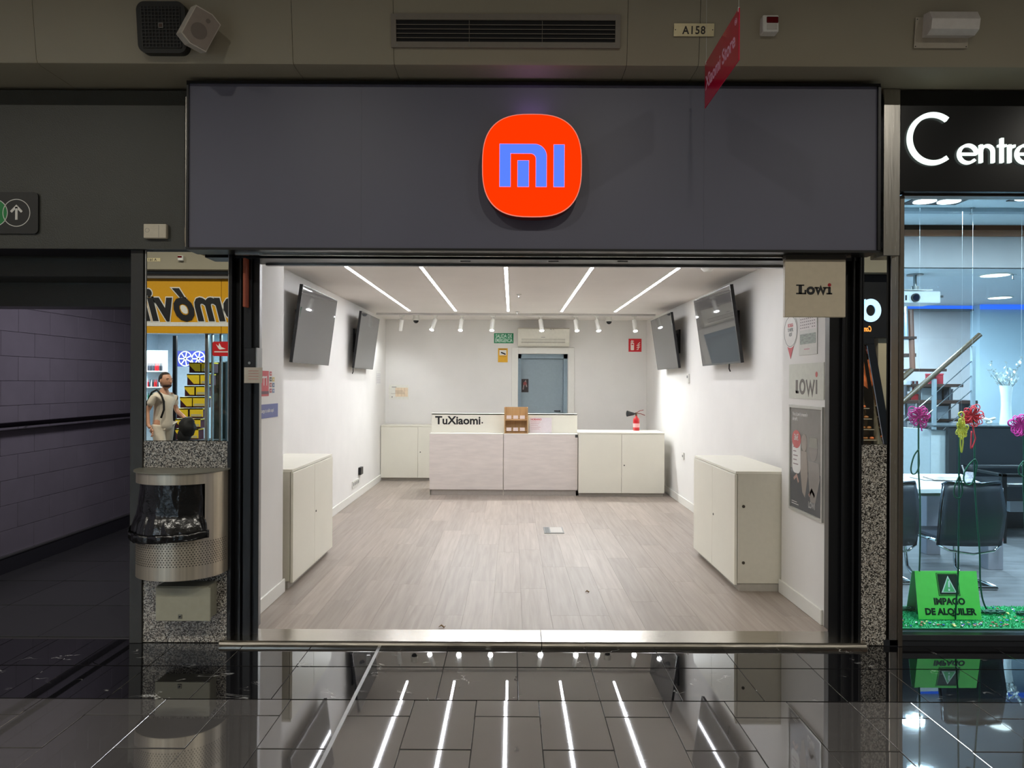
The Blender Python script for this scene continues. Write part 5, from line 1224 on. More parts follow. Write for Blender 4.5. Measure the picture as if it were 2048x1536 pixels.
MB().stroke(f, [a, b], sw, .02).stroke(f, [g_, h_], sw*.8, .02).make('letter_t', GW, ns_)
a, b = UV(2015, 327), UV(2015, 291); c = UV(2024, 303)
MB().stroke(f, [a, b], sw, .02).stroke(f, arc(c[0], c[1], 9*kk, 180, 80, 8), sw, .02).make('letter_r', GW, ns_)
e_at(2047).make('letter_e', GW, ns_)

# shop window frame, pane and plinth
x0 = PX(1801, 4.2)
wf = thing('window_1', 'large shop window of the neighbouring shop', None, (3.5, 4.25, GFZ), kind='structure')
zt2 = P(1900, 394, 4.2).z
MB().box(x0-.002, 9.3, 4.18, 4.26, zt2, zb, .003).make('window_frame', mat('warm_steel', (124, 116, 106), .3, metal=.9), wf)
MB().box(x0-.02, x0+.006, 4.18, 4.26, 0, zt2, .002).make('window_frame', MATS['warm_steel'], wf)
MB().box(x0, 9.3, 4.18, 4.26, GFZ-.035, GFZ, .003).make('window_sill', mat('dark_steel', (96, 100, 106), .3, metal=.9), wf)
MB().box(x0, 9.3, 4.22, 4.228, GFZ, zt2).make('pane', GLASS, wf)
struct('trim_11', MB().box(2.2, 9.4, 4.19, 4.3, 0, GFZ-.035), mat('dark_plinth', (34, 36, 40), .3), 'dark plinth under the neighbouring shop window')

# shell
NF = mat('grey_streaked_floor', (112, 112, 116), .3, var=.25, scale=2.5, stretch=(1.2, 7, 1))
struct('floor_neighbour', MB().box(2.3, 9.4, 4.26, 10.2, -.05, GFZ), NF, 'grey streaked floor of the neighbouring shop')
GR = mat('grey_stucco', (170, 166, 168), .6, var=.08, scale=3, bump=.3, bscale=12)
BLW = mat('pale_blue_wall', (178, 200, 214), .6, var=.03, scale=1)
zc = P(1900, 450, 6.6).z; zc2 = P(1900, 535, 6.6).z; zp = P(1900, 473, 6.6).z; zbm = P(1900, 461, 6.6).z
struct('ceiling_neighbour_front', MB().box(2.3, 9.4, 4.26, 6.6, zc, zc+.15), mat('cool_white_ceiling', (206, 214, 220), .7), 'white front ceiling of the neighbouring shop')
cn = struct('ceiling_neighbour_rear', MB().box(2.3, 9.4, 6.62, 10.2, zc2, zc2+.1), MATS['cool_white_ceiling'], 'lower rear ceiling of the neighbouring shop')
MB().box(2.3, 9.4, 5.95, 6.0, zc-.035, zc, .004).box(2.3, 9.4, 6.06, 6.09, zc-.02, zc, .003).make('ceiling_moulding', mat('ceiling_moulding_grey', (150, 162, 172), .5), cn)
struct('wall_mezzanine', MB().box(2.3, 9.4, 6.6, 6.66, zc2, zp), GR, 'grey stucco parapet under the mezzanine')
struct('trim_12', MB().box(2.3, 9.4, 6.57, 6.64, zp, zbm, .004), mat('brown_wood_beam', (126, 78, 52), .4, var=.15, scale=3, stretch=(.6, 8, 8)), 'brown wooden rail on the mezzanine parapet')
struct('wall_mezzanine_void_dark', MB().box(2.3, PX(1955, 7.0), 6.95, 7.0, zp-.1, zc+.1), BLKM, 'black sheet in place of the dark opening above the parapet')  # matt black sheet stands in for the darkness of the mezzanine void
struct('wall_mezzanine_wood', MB().box(PX(1955, 6.8), 9.4, 6.8, 6.85, zp-.1, zc+.1), MATS['brown_wood_beam'], 'brown wooden panel above the parapet')
struct('wall_neighbour_back', MB().box(2.3, 9.4, 9.85, 10.0, 0, zc2), GR, 'grey rear wall of the neighbouring shop')
struct('wall_neighbour_blue', MB().box(PX(1958, 9.65), 9.4, 9.65, 9.85, 0, zc2), BLW, 'pale blue wall block at the right of the neighbouring shop')
struct('wall_neighbour_right', MB().box(9.3, 9.4, 4.26, 10.2, 0, 3.2), BLW, 'right wall of the neighbouring shop')
struct('wall_neighbour_left', MB().box(2.3, 2.34, 4.4, 10.2, 0, 3.2), BLW, 'left wall of the neighbouring shop')
LB = mat('blue_led', (60, 110, 230), .4, emit=(52, 110, 240), es=1.0)
t = thing('blue_led_strip', 'blue glowing light strip along the rear wall of the lit shop', 'light strip', (5, 9.8, zc2-.08))
MB().box(2.4, PX(1957, 9.8), 9.80, 9.85, P(1880, 618, 9.8).z, P(1880, 609, 9.8).z).make('diffuser', LB, t)
t2 = thing('blue_led_strip', 'blue glowing light strip along the pale blue wall block', 'light strip', (7.5, 9.63, zc2-.08))
MB().box(PX(1958, 9.65), 9.2, 9.62, 9.65, P(1960, 618.5, 9.65).z, P(1960, 609.5, 9.65).z).make('diffuser', LB, t2)
MB().box(2.4, PX(1957, 9.8), 9.78, 9.85, P(1880, 622, 9.8).z, P(1880, 618, 9.8).z, .002).make('lower_edge', ALU, t)
def dl(px, D, r, z, lab, es=6):
    x = PX(px, D); t = thing('ceiling_downlight', lab, 'ceiling light', (x, D, z))
    MB().lathe([(r+.018, 0), (r+.018, -.006), (r, -.010), (r, 0)], (x, D, z)).make('rim', WHITEP, t)
    MB().cyl((x, D, z-.008), (x, D, z-.001), r, n=28).make('diffuser', MATS.get('round_led'), t)
dl(1988, 7.02, .125, zc2, 'nearer round ceiling light right of the projector'); dl(1998, 8.83, .125, zc2, 'farther round ceiling light right of the projector')
for px0, px1, D, lab in ((1816, 1926, 5.72, 'black recessed twin ceiling light left, near the window top'), (2030, 2110, 5.60, 'black recessed twin ceiling light at the right frame edge')):
    xa, xb = PX(px0, D), PX(px1, D)
    t = thing('twin_downlight', lab, 'ceiling light', ((xa+xb)/2, D, zc))
    MB().box(xa, xb, D-.12, D+.12, zc-.008, zc, .002).make('housing', BLK, t)
    for q in (.28, .72): MB().cyl((xa+(xb-xa)*q, D, zc-.012), (xa+(xb-xa)*q, D, zc-.006), .085, n=24).make('lamp', MATS['round_led'], t)
for px, D, z, lab in ((1940, 5.95, zc, 'sprinkler head on the front ceiling of the lit shop'), (2024, 7.0, zc2, 'sprinkler head beside the nearer round ceiling light')):
    x = PX(px, D); t = thing('sprinkler_head', lab, 'sprinkler', (x, D, z)); MB().cyl((x, D, z), (x, D, z-.006), .03).make('rosette', CHROME, t); MB().cyl((x, D, z), (x, D, z-.05), .008, n=8).make('stem', CHROME, t); MB().cyl((x, D, z-.05), (x, D, z-.053), .016, n=12).make('deflector', CHROME, t)

# projector
D = 6.9; a, b = P(1796, 606, D), P(1881, 582, D)
pj = thing('projector', 'white projector hanging from the ceiling near the window edge', 'projector', ((a.x+b.x)/2, D+.15, a.z))
MB().box(a.x, b.x, D, D+.30, a.z, b.z, .012, 2).make('housing', mat('projector_white', (206, 208, 210), .35), pj)
c = P(1829, 595.5, D); MB().cyl((c.x, D+.01, c.z), (c.x, D-.02, c.z), .041, n=24).make('lens_ring', BLK, pj); MB().cyl((c.x, D-.018, c.z), (c.x, D-.022, c.z), .030, n=20).make('lens', mat('lens_glass', (30, 34, 50), .05, ior=1.9), pj)
c = P(1811, 595.5, D); MB().box(c.x-.008, c.x+.008, D-.003, D, c.z-.025, c.z+.025).make('vent', BLK, pj)
MB().box(b.x, b.x+.035, D+.02, D+.05, b.z-.06, b.z-.04).make('plug', BLK, pj)
c = P(1829, 565, D+.12); MB().cyl((c.x, D+.12, b.z), (c.x, D+.12, zc2), .016, n=12).cyl((c.x, D+.12, zc2-.012), (c.x, D+.12, zc2), .075, n=20).make('pole', ALU, pj)
MB().box(a.x+.08, b.x-.05, D+.05, D+.24, b.z+.012, b.z+.022).cyl((c.x, D+.12, b.z), (c.x, D+.12, b.z+.06), .035, n=14).make('mount_plate', ALU, pj)

# ---- staircase: dark treads, posts, wooden handrail
SW = mat('dark_tread_wood', (58, 42, 38), .4); HR = mat('oak_handrail', (62, 50, 36), .4, var=.1, scale=4)
st = thing('staircase', 'dark wooden open treads with steel railing at the rear left', 'staircase', (5.0, 8.4, GFZ))
def seg(px0, py0, px1, py1, D0, D1): return P(px0, py0, D0), P(px1, py1, D1)
for px0, px1, py, th_ in ((1800, 1832, 710, 7), (1826, 1893, 740, 5), (1845, 1926, 771, 6), (1802, 1955, 804, 6)):
    D = 8.9; a, b = P(px0, py+th_/2, D), P(px1, py-th_/2, D)
    MB().box(a.x, b.x, D, D+.32, a.z, b.z, .003).make('tread', SW, st)
D = 8.5; a, b = P(1795, 812, 8.5), P(1959, 669, 8.5)
MB().tube([a, a+(b-a)*.5, b], .030, 12).make('handrail', HR, st, smooth=40)
for px, pt, pb in ((1867, 758, 853), (1944.5, 692, 853)):
    a, b = P(px, pb, 8.5), P(px, pt, 8.5); MB().box(a.x-.019, a.x+.019, 8.48, 8.52, GFZ, b.z).make('post', mat('blue_grey_steel', (150, 166, 176), .3, metal=.5), st)
for i in range(4):
    y0 = 722+29*i; a, b = P(1943, y0, 8.5), P(1800, y0+125, 8.5)
    MB().cyl(a, b, .006, n=6).make('cable', CHROME, st)
a, b = P(1820, 620, 8.7), P(1824, 738, 8.7); MB().tube([a, b], .033, 8).make('newel_pole', mat('brown_pole_wood', (104, 70, 58), .4), st)
a, b = P(1809, 612, 8.7), P(1811, 680, 8.7); MB().tube([a, b], .030, 8).make('hanging_baluster', MATS['blue_grey_steel'], st)
a, b = P(1797, 762, 8.6), P(1823, 739, 8.6); MB().tube([a, b], .034, 8).make('lower_handrail', HR, st)
a, b = P(1800, 680, 8.7), P(1828, 675, 8.7); MB().box(a.x, b.x, 8.65, 8.8, b.z-.02, b.z+.01).make('tread', SW, st)

# things stored under the stairs (on shelf boards)
us = thing('under_stair_shelving', 'dark shelf boards under the stairs holding boxes', 'shelving', (4.9, 9.0, GFZ))
D = 9.3
for py in (770, 803, 838): a, b = P(1800, py+3, D), P(1910 if py < 800 else 1940, py, D); MB().box(a.x, b.x, D-.15, D+.2, a.z, b.z).make('shelf', SW, us)
for px in (1800, 1852, 1886, 1938): x = PX(px, D); MB().box(x-.012, x+.012, D-.14, D+.2, GFZ, P(px, 772 if px < 1900 else 805, D).z).make('upright', mat('shelf_upright', (84, 88, 96), .5), us)
BXS = [(1822, 1836, 788, 803, (150, 36, 44), 'red box with folders behind the handrail'), (1870, 1886, 747, 770, (150, 34, 50), 'red box on the upper shelf under the stairs'), (1842, 1862, 776, 803, (196, 206, 212), 'white box on the middle shelf under the stairs'),
       (1872, 1883, 778, 803, (90, 98, 110), 'grey box on the middle shelf under the stairs'), (1874, 1900, 812, 838, (176, 186, 196), 'pale box on the lowest shelf under the stairs'), (1808, 1830, 806, 830, (206, 212, 216), 'white bowl-like box low at the far left'), (1887, 1905, 778, 803, (58, 62, 74), 'dark box at the right of the middle shelf')]
for x0_, x1_, y0_, y1_, c, lab in BXS:
    a, b = P(x0_, y1_, D-.13), P(x1_, y0_, D-.13); z0_ = a.z
    t = thing('storage_box', lab, 'box', ((a.x+b.x)/2, D, z0_)); cm = mat('box_%d_%d_%d' % c, c, .5)
    MB().box(a.x, b.x, D-.13, D+.1, a.z, b.z-.02, .003).make('carton', cm, t); MB().box(a.x-.003, b.x+.003, D-.133, D+.1, b.z-.02, b.z, .002).make('lid', cm, t)
for i in range(4):
    a = P(1820+4*i, 783, D-.13); o = MB().box(a.x, a.x+.022, D-.13, D+.1, a.z, P(0, 763, D).z*0+P(1820, 762, D-.13).z, .002).make('ring_binder', mat('binder_%d' % (i % 2), ((210, 214, 220), (120, 40, 50))[i % 2], .5))
    tag(o, ('pale' if i % 2 == 0 else 'dark red')+' ring binder standing under the stairs', 'binder', 'ring binders under the stairs')

# ---- half wall, dark counter and what stands on it
D = 7.4; a, b = P(1790, 940, D), P(1899, 858, D)
hw_ = thing('half_wall', 'pale grey curved half wall left of the dark counter', 'partition', ((a.x+b.x)/2, D, GFZ))
MB().prism([(a.x, D, GFZ), (b.x, D, GFZ), (b.x, D, b.z-.02), (a.x, D, b.z+.02)], (0, .12, 0)).make('panel', mat('pale_grey_partition', (172, 184, 192), .5), hw_)
MB().box(PX(1860, D), PX(1899, D), D-.01, D, GFZ, b.z-.01).make('end_panel', mat('pale_partition_end', (186, 196, 202), .5), hw_)
D = 7.3; a, b = P(1896, 1000, D), P(2160, 851.5, D)
dc = thing('reception_counter', 'dark high counter behind the flowers in the lit shop', 'counter', ((a.x+b.x)/2, D, GFZ))
MB().box(a.x, b.x, D, D+.05, GFZ, b.z-.02, .002).make('front', mat('dark_counter_board', (44, 48, 54), .3, var=.1, scale=3), dc)
MB().box(PX(1866, D), b.x, D-.015, D+.45, b.z-.02, b.z, .003).make('top', mat('counter_top_dark', (66, 74, 80), .2), dc)
tc0 = b.z
x = PX(2011.5, 7.5); va = thing('tall_vase', 'tall white waisted vase on the dark counter', 'vase', (x, 7.5, tc0))
hv_ = P(2011, 771, 7.5).z-tc0; r_ = .062
MB().lathe([(r_*.98, 0), (r_*.82, hv_*.25), (r_*.74, hv_*.5), (r_*.80, hv_*.75), (r_, hv_*.97), (r_, hv_), (r_*.9, hv_), (r_*.7, hv_*.8)], (x, 7.5, tc0), 28).make('body', mat('vase_white', (206, 220, 226), .25), va, smooth=40)
random.seed(11)
tw = thing('silver_branches', 'silvery artificial branches standing in the white vase', 'artificial plant', (x, 7.5, tc0+hv_))
tips = [(1972, 737), (1977, 722), (1984, 745), (1995, 752), (2012, 727), (2020, 745), (2030, 740), (2045, 712), (2036, 752), (2003, 745)]
for i, (tx, ty) in enumerate(tips):
    a = Vector((x+random.uniform(-.03, .03), 7.5+random.uniform(-.03, .03), tc0+hv_*.9)); b = P(tx, ty, 7.5+random.uniform(-.15, .15)); m = (a+b)/2+Vector((0, 0, -.02))
    s = MB().tube([a, m, b], [.005, .004, .002], 5).make('stem', mat('twig_grey', (110, 116, 116), .5), tw)
    mb = MB()
    for k in range(12):
        q = a+(b-a)*(.30+.70*k/12); q = q+Vector((random.uniform(-.03, .03), random.uniform(-.03, .03), random.uniform(-.025, .03)))
        ax = Vector((random.uniform(-1, 1), random.uniform(-.6, .6), random.uniform(-1, 1))).normalized()*.022; ay = ax.cross(Vector((random.random(), 1, .3))).normalized()*.010
        mb.prism([q-ax, q+ay, q+ax, q-ay], (0, .002, 0))
    tag(mb.make('silver_leaves', mat('silver_leaf', (206, 218, 220), .25, metal=.5), tw), kind='stuff')
x = PX(1977, 7.45); kn = thing('knot_ornament', 'small white knot ornament on the dark counter', 'ornament', (x, 7.45, tc0))
pts = [Vector((x+.038*(math.sin(t)+1.1*math.sin(2*t))*.9, 7.45+.02*math.sin(3*t), tc0+.048+.022*(math.cos(t)-1.0*math.cos(2*t))*.75)) for t in [2*PI*i/48 for i in range(48)]]
MB().tube(pts, .011, 8, True).make('rope', WHITEP, kn, smooth=True)

# ---- table with things on it
tzp = PZ(978, 5.35, 1900)
tb = thing('meeting_table', 'white table behind the two mesh chairs', 'table', (3.3, 5.8, GFZ))
TW = mat('table_white', (214, 224, 232), .25)
A0, A1, A2, A3 = P(1790, 979, 5.35), P(1990, 966, 5.6), P(1900, 944, 6.3), P(1700, 944, 6.3)
zt_ = A0.z
def tp_(p): return (p.x, p.y, zt_-.03)
MB().prism([(2.5, 5.35, zt_-.03), (A0.x, 5.35, zt_-.03), (P(1994, 0, 5.42).x, 5.42, zt_-.03), (P(1925, 0, 6.3).x, 6.3, zt_-.03), (2.5, 6.3, zt_-.03)], (0, 0, .03)).make('tabletop', TW, tb)
MB().box(2.6, PX(1892, 5.6), 5.62, 5.66, zt_-.09, zt_-.03).make('apron', ALU, tb)
for px, D in ((1984, 5.7), (1861, 6.2)):
    x = PX(px, D); MB().box(x-.06, x+.06, D-.05, D+.05, GFZ, zt_-.03 if D > 6 else zt_-.03, .003).make('leg', mat('lilac_grey_metal', (150, 148, 160), .35), tb)
pc = P(1937, 962, 5.65); x = pc.x
cup = thing('pen_cup', 'patterned pen cup on the white table', 'cup', (x, 5.65, zt_)); MB().lathe([(.036, 0), (.038, .095), (.034, .095), (.03, .01)], (x, 5.65, zt_)).make('cup', mat('patterned_cup', (176, 168, 176), .4, var=.5, scale=60), cup, smooth=40)
tag(MB().cyl((x-.01, 5.65, zt_+.02), (x-.05, 5.66, zt_+.15), .005, n=8).make('pen', mat('pen_grey', (150, 140, 140), .4)), 'pen leaning in the patterned cup', 'pen')
MGM = mat('magazine_print', (150, 136, 130), .4, var=.5, scale=18)
for i, (cx_, cy_, w_, r_) in enumerate(((1868, 5.95, .30, .1), (1895, 5.9, .32, -.12))):
    o = MB().box(-.15, .15, -.10, .10, 0, .006, .001).make('magazine', MGM); o.location = (PX(cx_, cy_), cy_, zt_+.001+.0065*i); o.rotation_euler = (0, 0, r_); tag(o, 'open printed magazine on the white table, '+('underneath' if i == 0 else 'on top'), 'magazine')

# ---- chairs
def mesh_chair(x0_, x1_, D, lab):
    cx_ = (x0_+x1_)/2; wd_ = x1_-x0_
    t = thing('mesh_chair', lab, 'chair', (cx_, D, GFZ), 'black mesh chairs at the white table')
    zt_c, zs = PZ(966, D, 1935), PZ(1090, D, 1935)
    MESH = mat('black_mesh_fabric', (40, 45, 56), .4, bump=.4, bscale=40, alpha=.9)
    n = 12; mb = MB(); rows = []
    for j in range(9):
        q = j/8; z = zs+(zt_c-zs)*q; hw2 = wd_/2*(1.0+.0*q) if q < .45 else wd_/2*(1.03-.14*(q-.45)/.55)
        rows.append([mb.bm.verts.new((cx_+hw2*(2*i/n-1), D-.03*math.sin(PI*q)+.09*q*0-.04*q+.035*(1-(2*i/n-1)**2)*-1, z)) for i in range(n+1)])
    for j in range(8):
        for i in range(n): mb.bm.faces.new((rows[j][i], rows[j][i+1], rows[j+1][i+1], rows[j+1][i]))
    o = mb.make('backrest', MESH, t, smooth=True); md = o.modifiers.new('t', 'SOLIDIFY'); md.thickness = .006
    zt = zt_c
    TUB = mat('dark_chrome_tube', (70, 74, 82), .2, metal=.9)
    MB().tube([(cx_-wd_*.46, D-.02, zt_c-.01), (cx_-wd_*.42, D-.05, zt_c+.012), (cx_, D-.09, zt_c+.005), (cx_+wd_*.42, D-.05, zt_c+.012), (cx_+wd_*.46, D-.02, zt_c-.01)], .011, 8).make('top_rail', TUB, t, smooth=True)
    for s in (-1, 1): MB().tube([(cx_+s*wd_*.5, D, zs), (cx_+s*wd_*.515, D-.04, zs+(zt_c-zs)*.55), (cx_+s*wd_*.45, D-.03, zt_c)], .011, 8).make('side_tube', TUB, t, smooth=True)
    MB().tube([(cx_-wd_*.5, D, zs), (cx_-wd_*.35, D-.03, zs-.035), (cx_, D-.05, zs-.055), (cx_+wd_*.35, D-.03, zs-.035), (cx_+wd_*.5, D, zs)], .009, 8).make('lower_rail', CHROME, t, smooth=True)
    MB().box(cx_-wd_*.46, cx_+wd_*.46, D+.02, D+.44, zs+.02, zs+.05, .012).make('seat', MESH, t)
    for s in (-1, 1):
        MB().tube([(cx_+s*wd_*.46, D+.05, zs+.02), (cx_+s*wd_*.46, D+.45, zs+.01), (cx_+s*wd_*.44, D+.50, zs-.03), (cx_+s*wd_*.42, D+.46, GFZ+.05), (cx_+s*wd_*.42, D+.40, GFZ+.014), (cx_+s*wd_*.42, D-.02, GFZ+.014)], .013, 8).make('cantilever_leg', CHROME, t, smooth=True)
    MB().tube([(cx_-wd_*.42, D-.02, GFZ+.014), (cx_+wd_*.42, D-.02, GFZ+.014)], .013, 8).make('base_bar', CHROME, t)
    return t
Dc = 5.12
mesh_chair(PX(1876, Dc), PX(2001, Dc), Dc, 'black mesh chair nearest the window, in full view')
Dc2 = 5.25
mesh_chair(PX(1712, Dc2), PX(1831, Dc2), Dc2, 'black mesh chair half hidden behind the window post')
# armchair / sofa at right
D = 6.6
so = thing('black_armchair', 'black armchair with a square frame at the right frame edge', 'armchair', (PX(2060, D), D+.3, GFZ))
xa, xb = PX(2004, D), PX(2150, D); zz = P(2010, 948, D).z
MB().box(xa, xa+.045, D, D+.045, GFZ, zz).make('leg', BLK, so); MB().box(xa, xb, D, D+.04, zz-.03, zz, .004).make('arm_rail', BLK, so)
MB().box(xa, xa+.04, D, D+.6, zz-.03, zz, .004).make('arm_rest', BLK, so)
MB().box(xa+.05, xb, D+.02, D+.6, P(2010, 1004, D).z, P(2010, 968, D).z, .03, 2).make('seat_cushion', mat('black_leather', (24, 28, 34), .35), so)
MB().box(xa+.05, xb, D+.55, D+.68, P(2010, 1004, D).z, zz+.02, .03, 2).make('back_cushion', MATS['black_leather'], so)
MB().box(xb-.045, xb, D, D+.045, GFZ, zz).make('leg', BLK, so)
o = MB().box(PX(2013, 7.0), PX(2160, 7.0), 6.95, 7.0, .3, .62).make('white_side_panel', mat('pale_side_panel', (176, 180, 188), .5)); tag(o, 'pale panel behind the black armchair, at the right edge', 'panel')
o = MB().box(PX(1990, 5.6), PX(2000, 5.6), 5.55, 5.60, P(1995, 1082, 5.6).z, P(1995, 985, 5.6).z, .01).make('red_chair_edge', mat('red_plastic', (170, 50, 48), .4)); tag(o, 'narrow red panel edge right of the front mesh chair', 'panel')  # plain red panel stands in for the edge of a red chair
# ---- window display: green carpet with petals, tent sign, rope flowers
zg = GFZ+.012
cp = thing('green_carpet', 'bright green artificial grass strip along the shop window', 'carpet', (3.6, 4.45, GFZ))
MB().box(x0, 5.2, 4.262, 4.262+.42, GFZ, zg, .002).make('backing', mat('grass_backing', (50, 150, 96), .8, var=.3, scale=120), cp)
random.seed(5); mb = MB()
for i in range(9000):
    x = random.uniform(x0+.005, 3.75); y = random.uniform(4.268, 4.678); h = random.uniform(.006, .014); a = random.uniform(0, PI); c, s = math.cos(a)*.0035, math.sin(a)*.0035
    v_ = [mb.bm.verts.new((x-c, y-s, zg-.001)), mb.bm.verts.new((x+c, y+s, zg-.001)), mb.bm.verts.new((x+random.uniform(-.006, .006), y+random.uniform(-.006, .006), zg+h))]
    mb.bm.faces.new(v_)
tag(mb.make('grass_blades', mat('grass_green', (84, 205, 140), .7, var=.35, scale=60), cp), kind='stuff')
pcs = [((60, 92, 190), 'blue'), ((214, 120, 96), 'salmon'), ((226, 200, 120), 'yellow'), ((210, 214, 210), 'white'), ((176, 60, 56), 'red'), ((30, 60, 120), 'dark blue')]
for i in range(110):
    for _ in range(50):
        x = random.uniform(x0+.02, 3.35); y = 4.275+(random.random()**1.6)*.36
        if not (2.43 < x < 3.02 and y > 4.36): break
    c, nm = pcs[i % 6]; r = random.uniform(.006, .011); z = zg+.008
    mb = MB().prism([(x+r*math.cos(k*PI/3+i), y+r*.8*math.sin(k*PI/3+i), z+.003*math.sin(k*2+i)) for k in range(6)], (0, 0, .0025))
    o = mb.make('confetti_petal', mat('petal_'+nm.replace(' ', '_'), c, .5), loc=(x, y, z)); tag(o, nm+' paper petal scattered on the green grass strip', 'petal', nm+' petals on the green strip')

# tent sign
D = 4.40; a, b = P(1836, 1233.5, D), P(1962, 1232, D); zb_ = zg+.006
zt_ = P(1890, 1142, 4.50).z; D1 = 4.50
ts = thing('tent_sign', 'bright green folded card sign reading IMPAGO DE ALQUILER', 'sign', ((a.x+b.x)/2, 4.45, zb_))
tl, tr = P(1823, 1142, D1), P(1946.5, 1142, D1)
GN = mat('fluorescent_green_card', (104, 224, 92), .5, emit=(100, 225, 90), es=.0)
bl, br = Vector((a.x, D, zb_)), Vector((b.x, D, zb_)); tl = Vector((tl.x, D1, zt_)); tr = Vector((tr.x, D1, zt_))
u_ = (br-bl).normalized(); vdir = ((tl+tr)/2-(bl+br)/2)
f = Fr(bl, u_, vdir); Wd = (br-bl).length; Hh = vdir.length
shx = (tl-bl).dot(u_)
f.v = Vector(f.v)
def sp_(u, v): return (u+shx*v/Hh, v)
MB().plate(f, [(0, 0), (Wd, 0), ((tr-bl).dot(u_), Hh), (shx, Hh)], .003).make('front_card', GN, ts)
bk0, bk1 = P(1812, 1226, 4.62), P(1925, 1226, 4.62); bk0.z = bk1.z = zb_
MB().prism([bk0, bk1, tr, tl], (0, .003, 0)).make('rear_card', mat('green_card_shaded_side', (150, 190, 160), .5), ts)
DG = mat('dark_green_print', (12, 40, 26), .5)
g0 = lambda px, py: (((px-1836)/(1962-1836))*Wd, (1233-py)/(1233-1142)*Hh)
c = [sp_(*g0(1868, 1195)), sp_(*g0(1913, 1195)), sp_(*g0(1913, 1150)), sp_(*g0(1868, 1150))]
qx = lambda px, py: (((px-1836+(1233-py)*.14)/(126))*Wd-.0, (1233-py)/(1233-1142)*Hh)
def q2(px, py):
    v = (1233-py)/91*Hh; ul = (1836+(1823-1836)*(1233-py)/91); ur = (1962+(1946.5-1962)*(1233-py)/91)
    s = (px-ul)/(ur-ul); return (shx*v/Hh+s*(Wd+((tr-bl).dot(u_)-shx-Wd)*v/Hh), v)
MB().plate(f, [q2(1874, 1189), q2(1917, 1189), q2(1909, 1146), q2(1865, 1146)], .0006, .003).make('symbol_frame', DG, ts)
MB().stroke(f, [q2(1875.5, 1187.5), q2(1915, 1187.5), q2(1907.5, 1147.5), q2(1867, 1147.5)], .0022, .0005, .0036, True).make('symbol_border', GN, ts)
MB().plate(f, [q2(1879, 1183), q2(1909, 1183), q2(1889, 1151)], .0006, .0036).make('triangle', mat('triangle_white', (220, 236, 226), .5), ts)
MB().plate(f, [q2(1882, 1181.5), q2(1906, 1181.5), q2(1889.5, 1155)], .0006, .0042).make('triangle_inner', mat('triangle_green', (96, 190, 120), .5), ts)
MB().stroke(f, [q2(1892, 1161), q2(1893, 1173)], .010, .0006, .0048).stroke(f, [q2(1893.5, 1176), q2(1893.5, 1180)], .010, .0006, .0048).make('exclamation_mark', MATS['triangle_white'], ts)
p_ = q2(1896.5, 1205); MB().text(f, 'IMPAGO', p_[0], p_[1], .053, .0006, .003, .0027, 'CENTER', sx=.98).make('lettering', DG, ts)
p_ = q2(1899.5, 1224); MB().text(f, 'DE ALQUILER', p_[0], p_[1], .053, .0006, .003, .0027, 'CENTER', sx=.98).make('lettering', DG, ts)

# rope flowers on stems
STG = mat('green_cord', (18, 84, 62), .5)
def loops(mb, c, r, n, seed, sq=(1, .6, 1), tubr=.0030, petals=5):
    random.seed(seed)
    for i in range(n):
        a = 2*PI*(i % petals)/petals+random.uniform(-.5, .5); L = r*random.uniform(.62, 1.08); w_ = L*random.uniform(.22, .40); tw_ = random.uniform(-.6, .6)
        d = Vector((math.cos(a)*sq[0], random.uniform(-.4, .25)*sq[1], math.sin(a)*sq[2])); s_ = Vector((-math.sin(a)*sq[0], tw_*.6, math.cos(a)*sq[2]))
        pts = [c+d*L*(.5-.5*math.cos(t))+s_*w_*math.sin(t)*(.5-.5*math.cos(t))**.5 for t in [2*PI*k/14 for k in range(14)]]
        mb.tube(pts, tubr, 5, True)
    return mb
def stem(pts, nm='stem'): return MB().tube(pts, .0055, 6)
def smooth_path(pts, n=6):
    out = []; m = len(pts)
    for i in range(m-1):
        p0, p1, p2, p3 = pts[max(i-1, 0)], pts[i], pts[i+1], pts[min(i+2, m-1)]
        for k in range(n):
            t = k/n; out.append(.5*((2*p1)+(-p0+p2)*t+(2*p0-5*p1+4*p2-p3)*t*t+(-p0+3*p1-3*p2+p3)*t**3))
    return out+[pts[-1]]
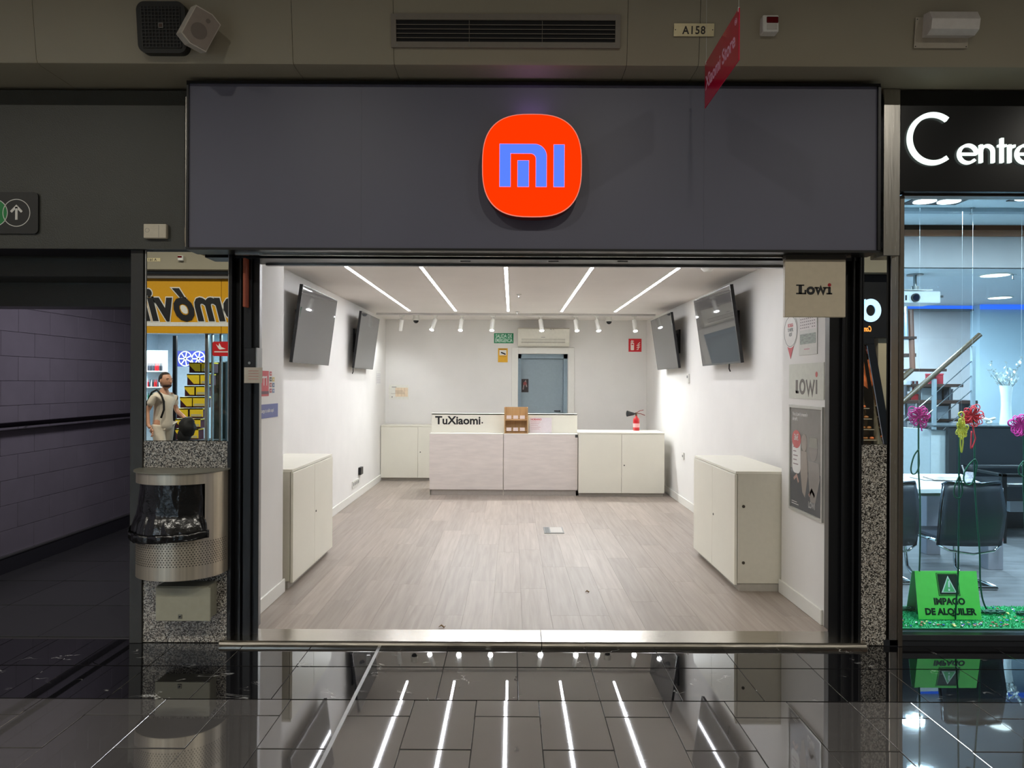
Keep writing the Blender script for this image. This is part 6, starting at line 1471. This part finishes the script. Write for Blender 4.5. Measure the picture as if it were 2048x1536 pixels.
def flower(px, py, rpx, col, cname, D, stempx, lab, loop=None, tail=None, n=40, coil=None, sq=(1, .6, 1), drop=None, petals=5):
    c = P(px, py, D); r = rpx/F*D
    t = thing('rope_flower', lab, 'decoration', (c.x, D, zg), 'rope flowers in the shop window')
    m = mat('rope_'+cname, col, .6)
    mb = loops(MB(), c, r, int(n*.8), int(px), sq, .0029, petals); mb.make('rope_petals', m, t, smooth=True)
    pts = smooth_path([P(a, b, D) if b < 1200 else P(a, b, D-.0) for a, b in stempx])
    MB().tube(pts, .0052, 6).make('cord_stem', STG, t, smooth=True)
    if loop: MB().tube(smooth_path([P(a, b, D-.01) for a, b in loop]), .0045, 6).make('cord_loop', STG, t, smooth=True)
    if tail: MB().tube(smooth_path([P(a, b, D-.02) for a, b in tail]), .0042, 6).make('rope_tail', m, t, smooth=True)
    if drop:
        MB().tube(smooth_path([P(a, b, D-.02) for a, b in drop]), .0042, 6).make('rope_tail', m, t, smooth=True)
    if coil:
        q = coil; pts = []
        for k in range(90):
            a = k*.42; rr_ = q[2]*(.75+.25*math.sin(k*.9)); pts.append(Vector((q[0]+rr_*math.cos(a), q[1]+.35*rr_*math.sin(a), zg+.008+.002*(k % 9))))
        MB().tube(pts, .0045, 5).make('cord_coil', STG, t, smooth=True)
    wx = P(px, py, D); MB().cyl((wx.x, D, c.z), (wx.x, D, zc-.0), .0004, n=4).make('hanging_thread', mat('clear_thread', (220, 226, 232), .2), t)
    return t
flower(1837, 833, 23, (206, 34, 140), 'magenta', 4.50, [(1836, 838), (1836, 900), (1836, 940), (1839, 1000), (1839, 1100), (1837, 1160), (1838, 1195), (1833, 1215), (1834, 1228)], 'left magenta rope flower on a green cord stem',
       [(1836, 899), (1827, 912), (1821, 935), (1823, 947), (1831, 946), (1837, 930), (1836, 899)], [(1840, 850), (1843, 862)], 46, (PX(1818, 4.55), 4.58, .06))
flower(1922, 858, 17, (232, 214, 84), 'yellow', 4.40, [(1918, 868), (1917, 930), (1917, 1000), (1916, 1080), (1915, 1150), (1911, 1210), (1909, 1258)], 'yellow rope flower hanging lower than the red one',
       [(1918, 951), (1908, 975), (1908, 992), (1918, 996), (1924, 980), (1918, 951)], [(1920, 868), (1920, 890), (1922, 905), (1925, 885), (1924, 870)], 40, None, (.75, .6, 1.25), [(1921, 835), (1916, 828), (1923, 824), (1927, 832), (1918, 842)])
flower(1943, 831, 23, (214, 50, 62), 'red', 4.58, [(1946, 840), (1948, 900), (1948, 960), (1953, 1040), (1958, 1100), (1960, 1170), (1968, 1210), (1985, 1232)], 'red rope flower with a long tail above the table',
       [(1949, 918), (1938, 928), (1928, 945), (1927, 962), (1937, 970), (1946, 960), (1953, 930), (1949, 918)], [(1944, 850), (1948, 870), (1949, 880), (1941, 897), (1942, 862)], 46, (PX(1988, 4.52), 4.52, .075))
flower(2041, 849, 25, (222, 52, 164), 'bright_pink', 4.52, [(2046, 860), (2047, 930), (2045, 940), (2050, 1100), (2052, 1225)], 'pink rope flower cut by the right edge of the photo',
       [(2046, 922), (2037, 935), (2038, 948), (2048, 952), (2052, 930), (2046, 922)], None, 44, (PX(2056, 4.5), 4.5, .07))
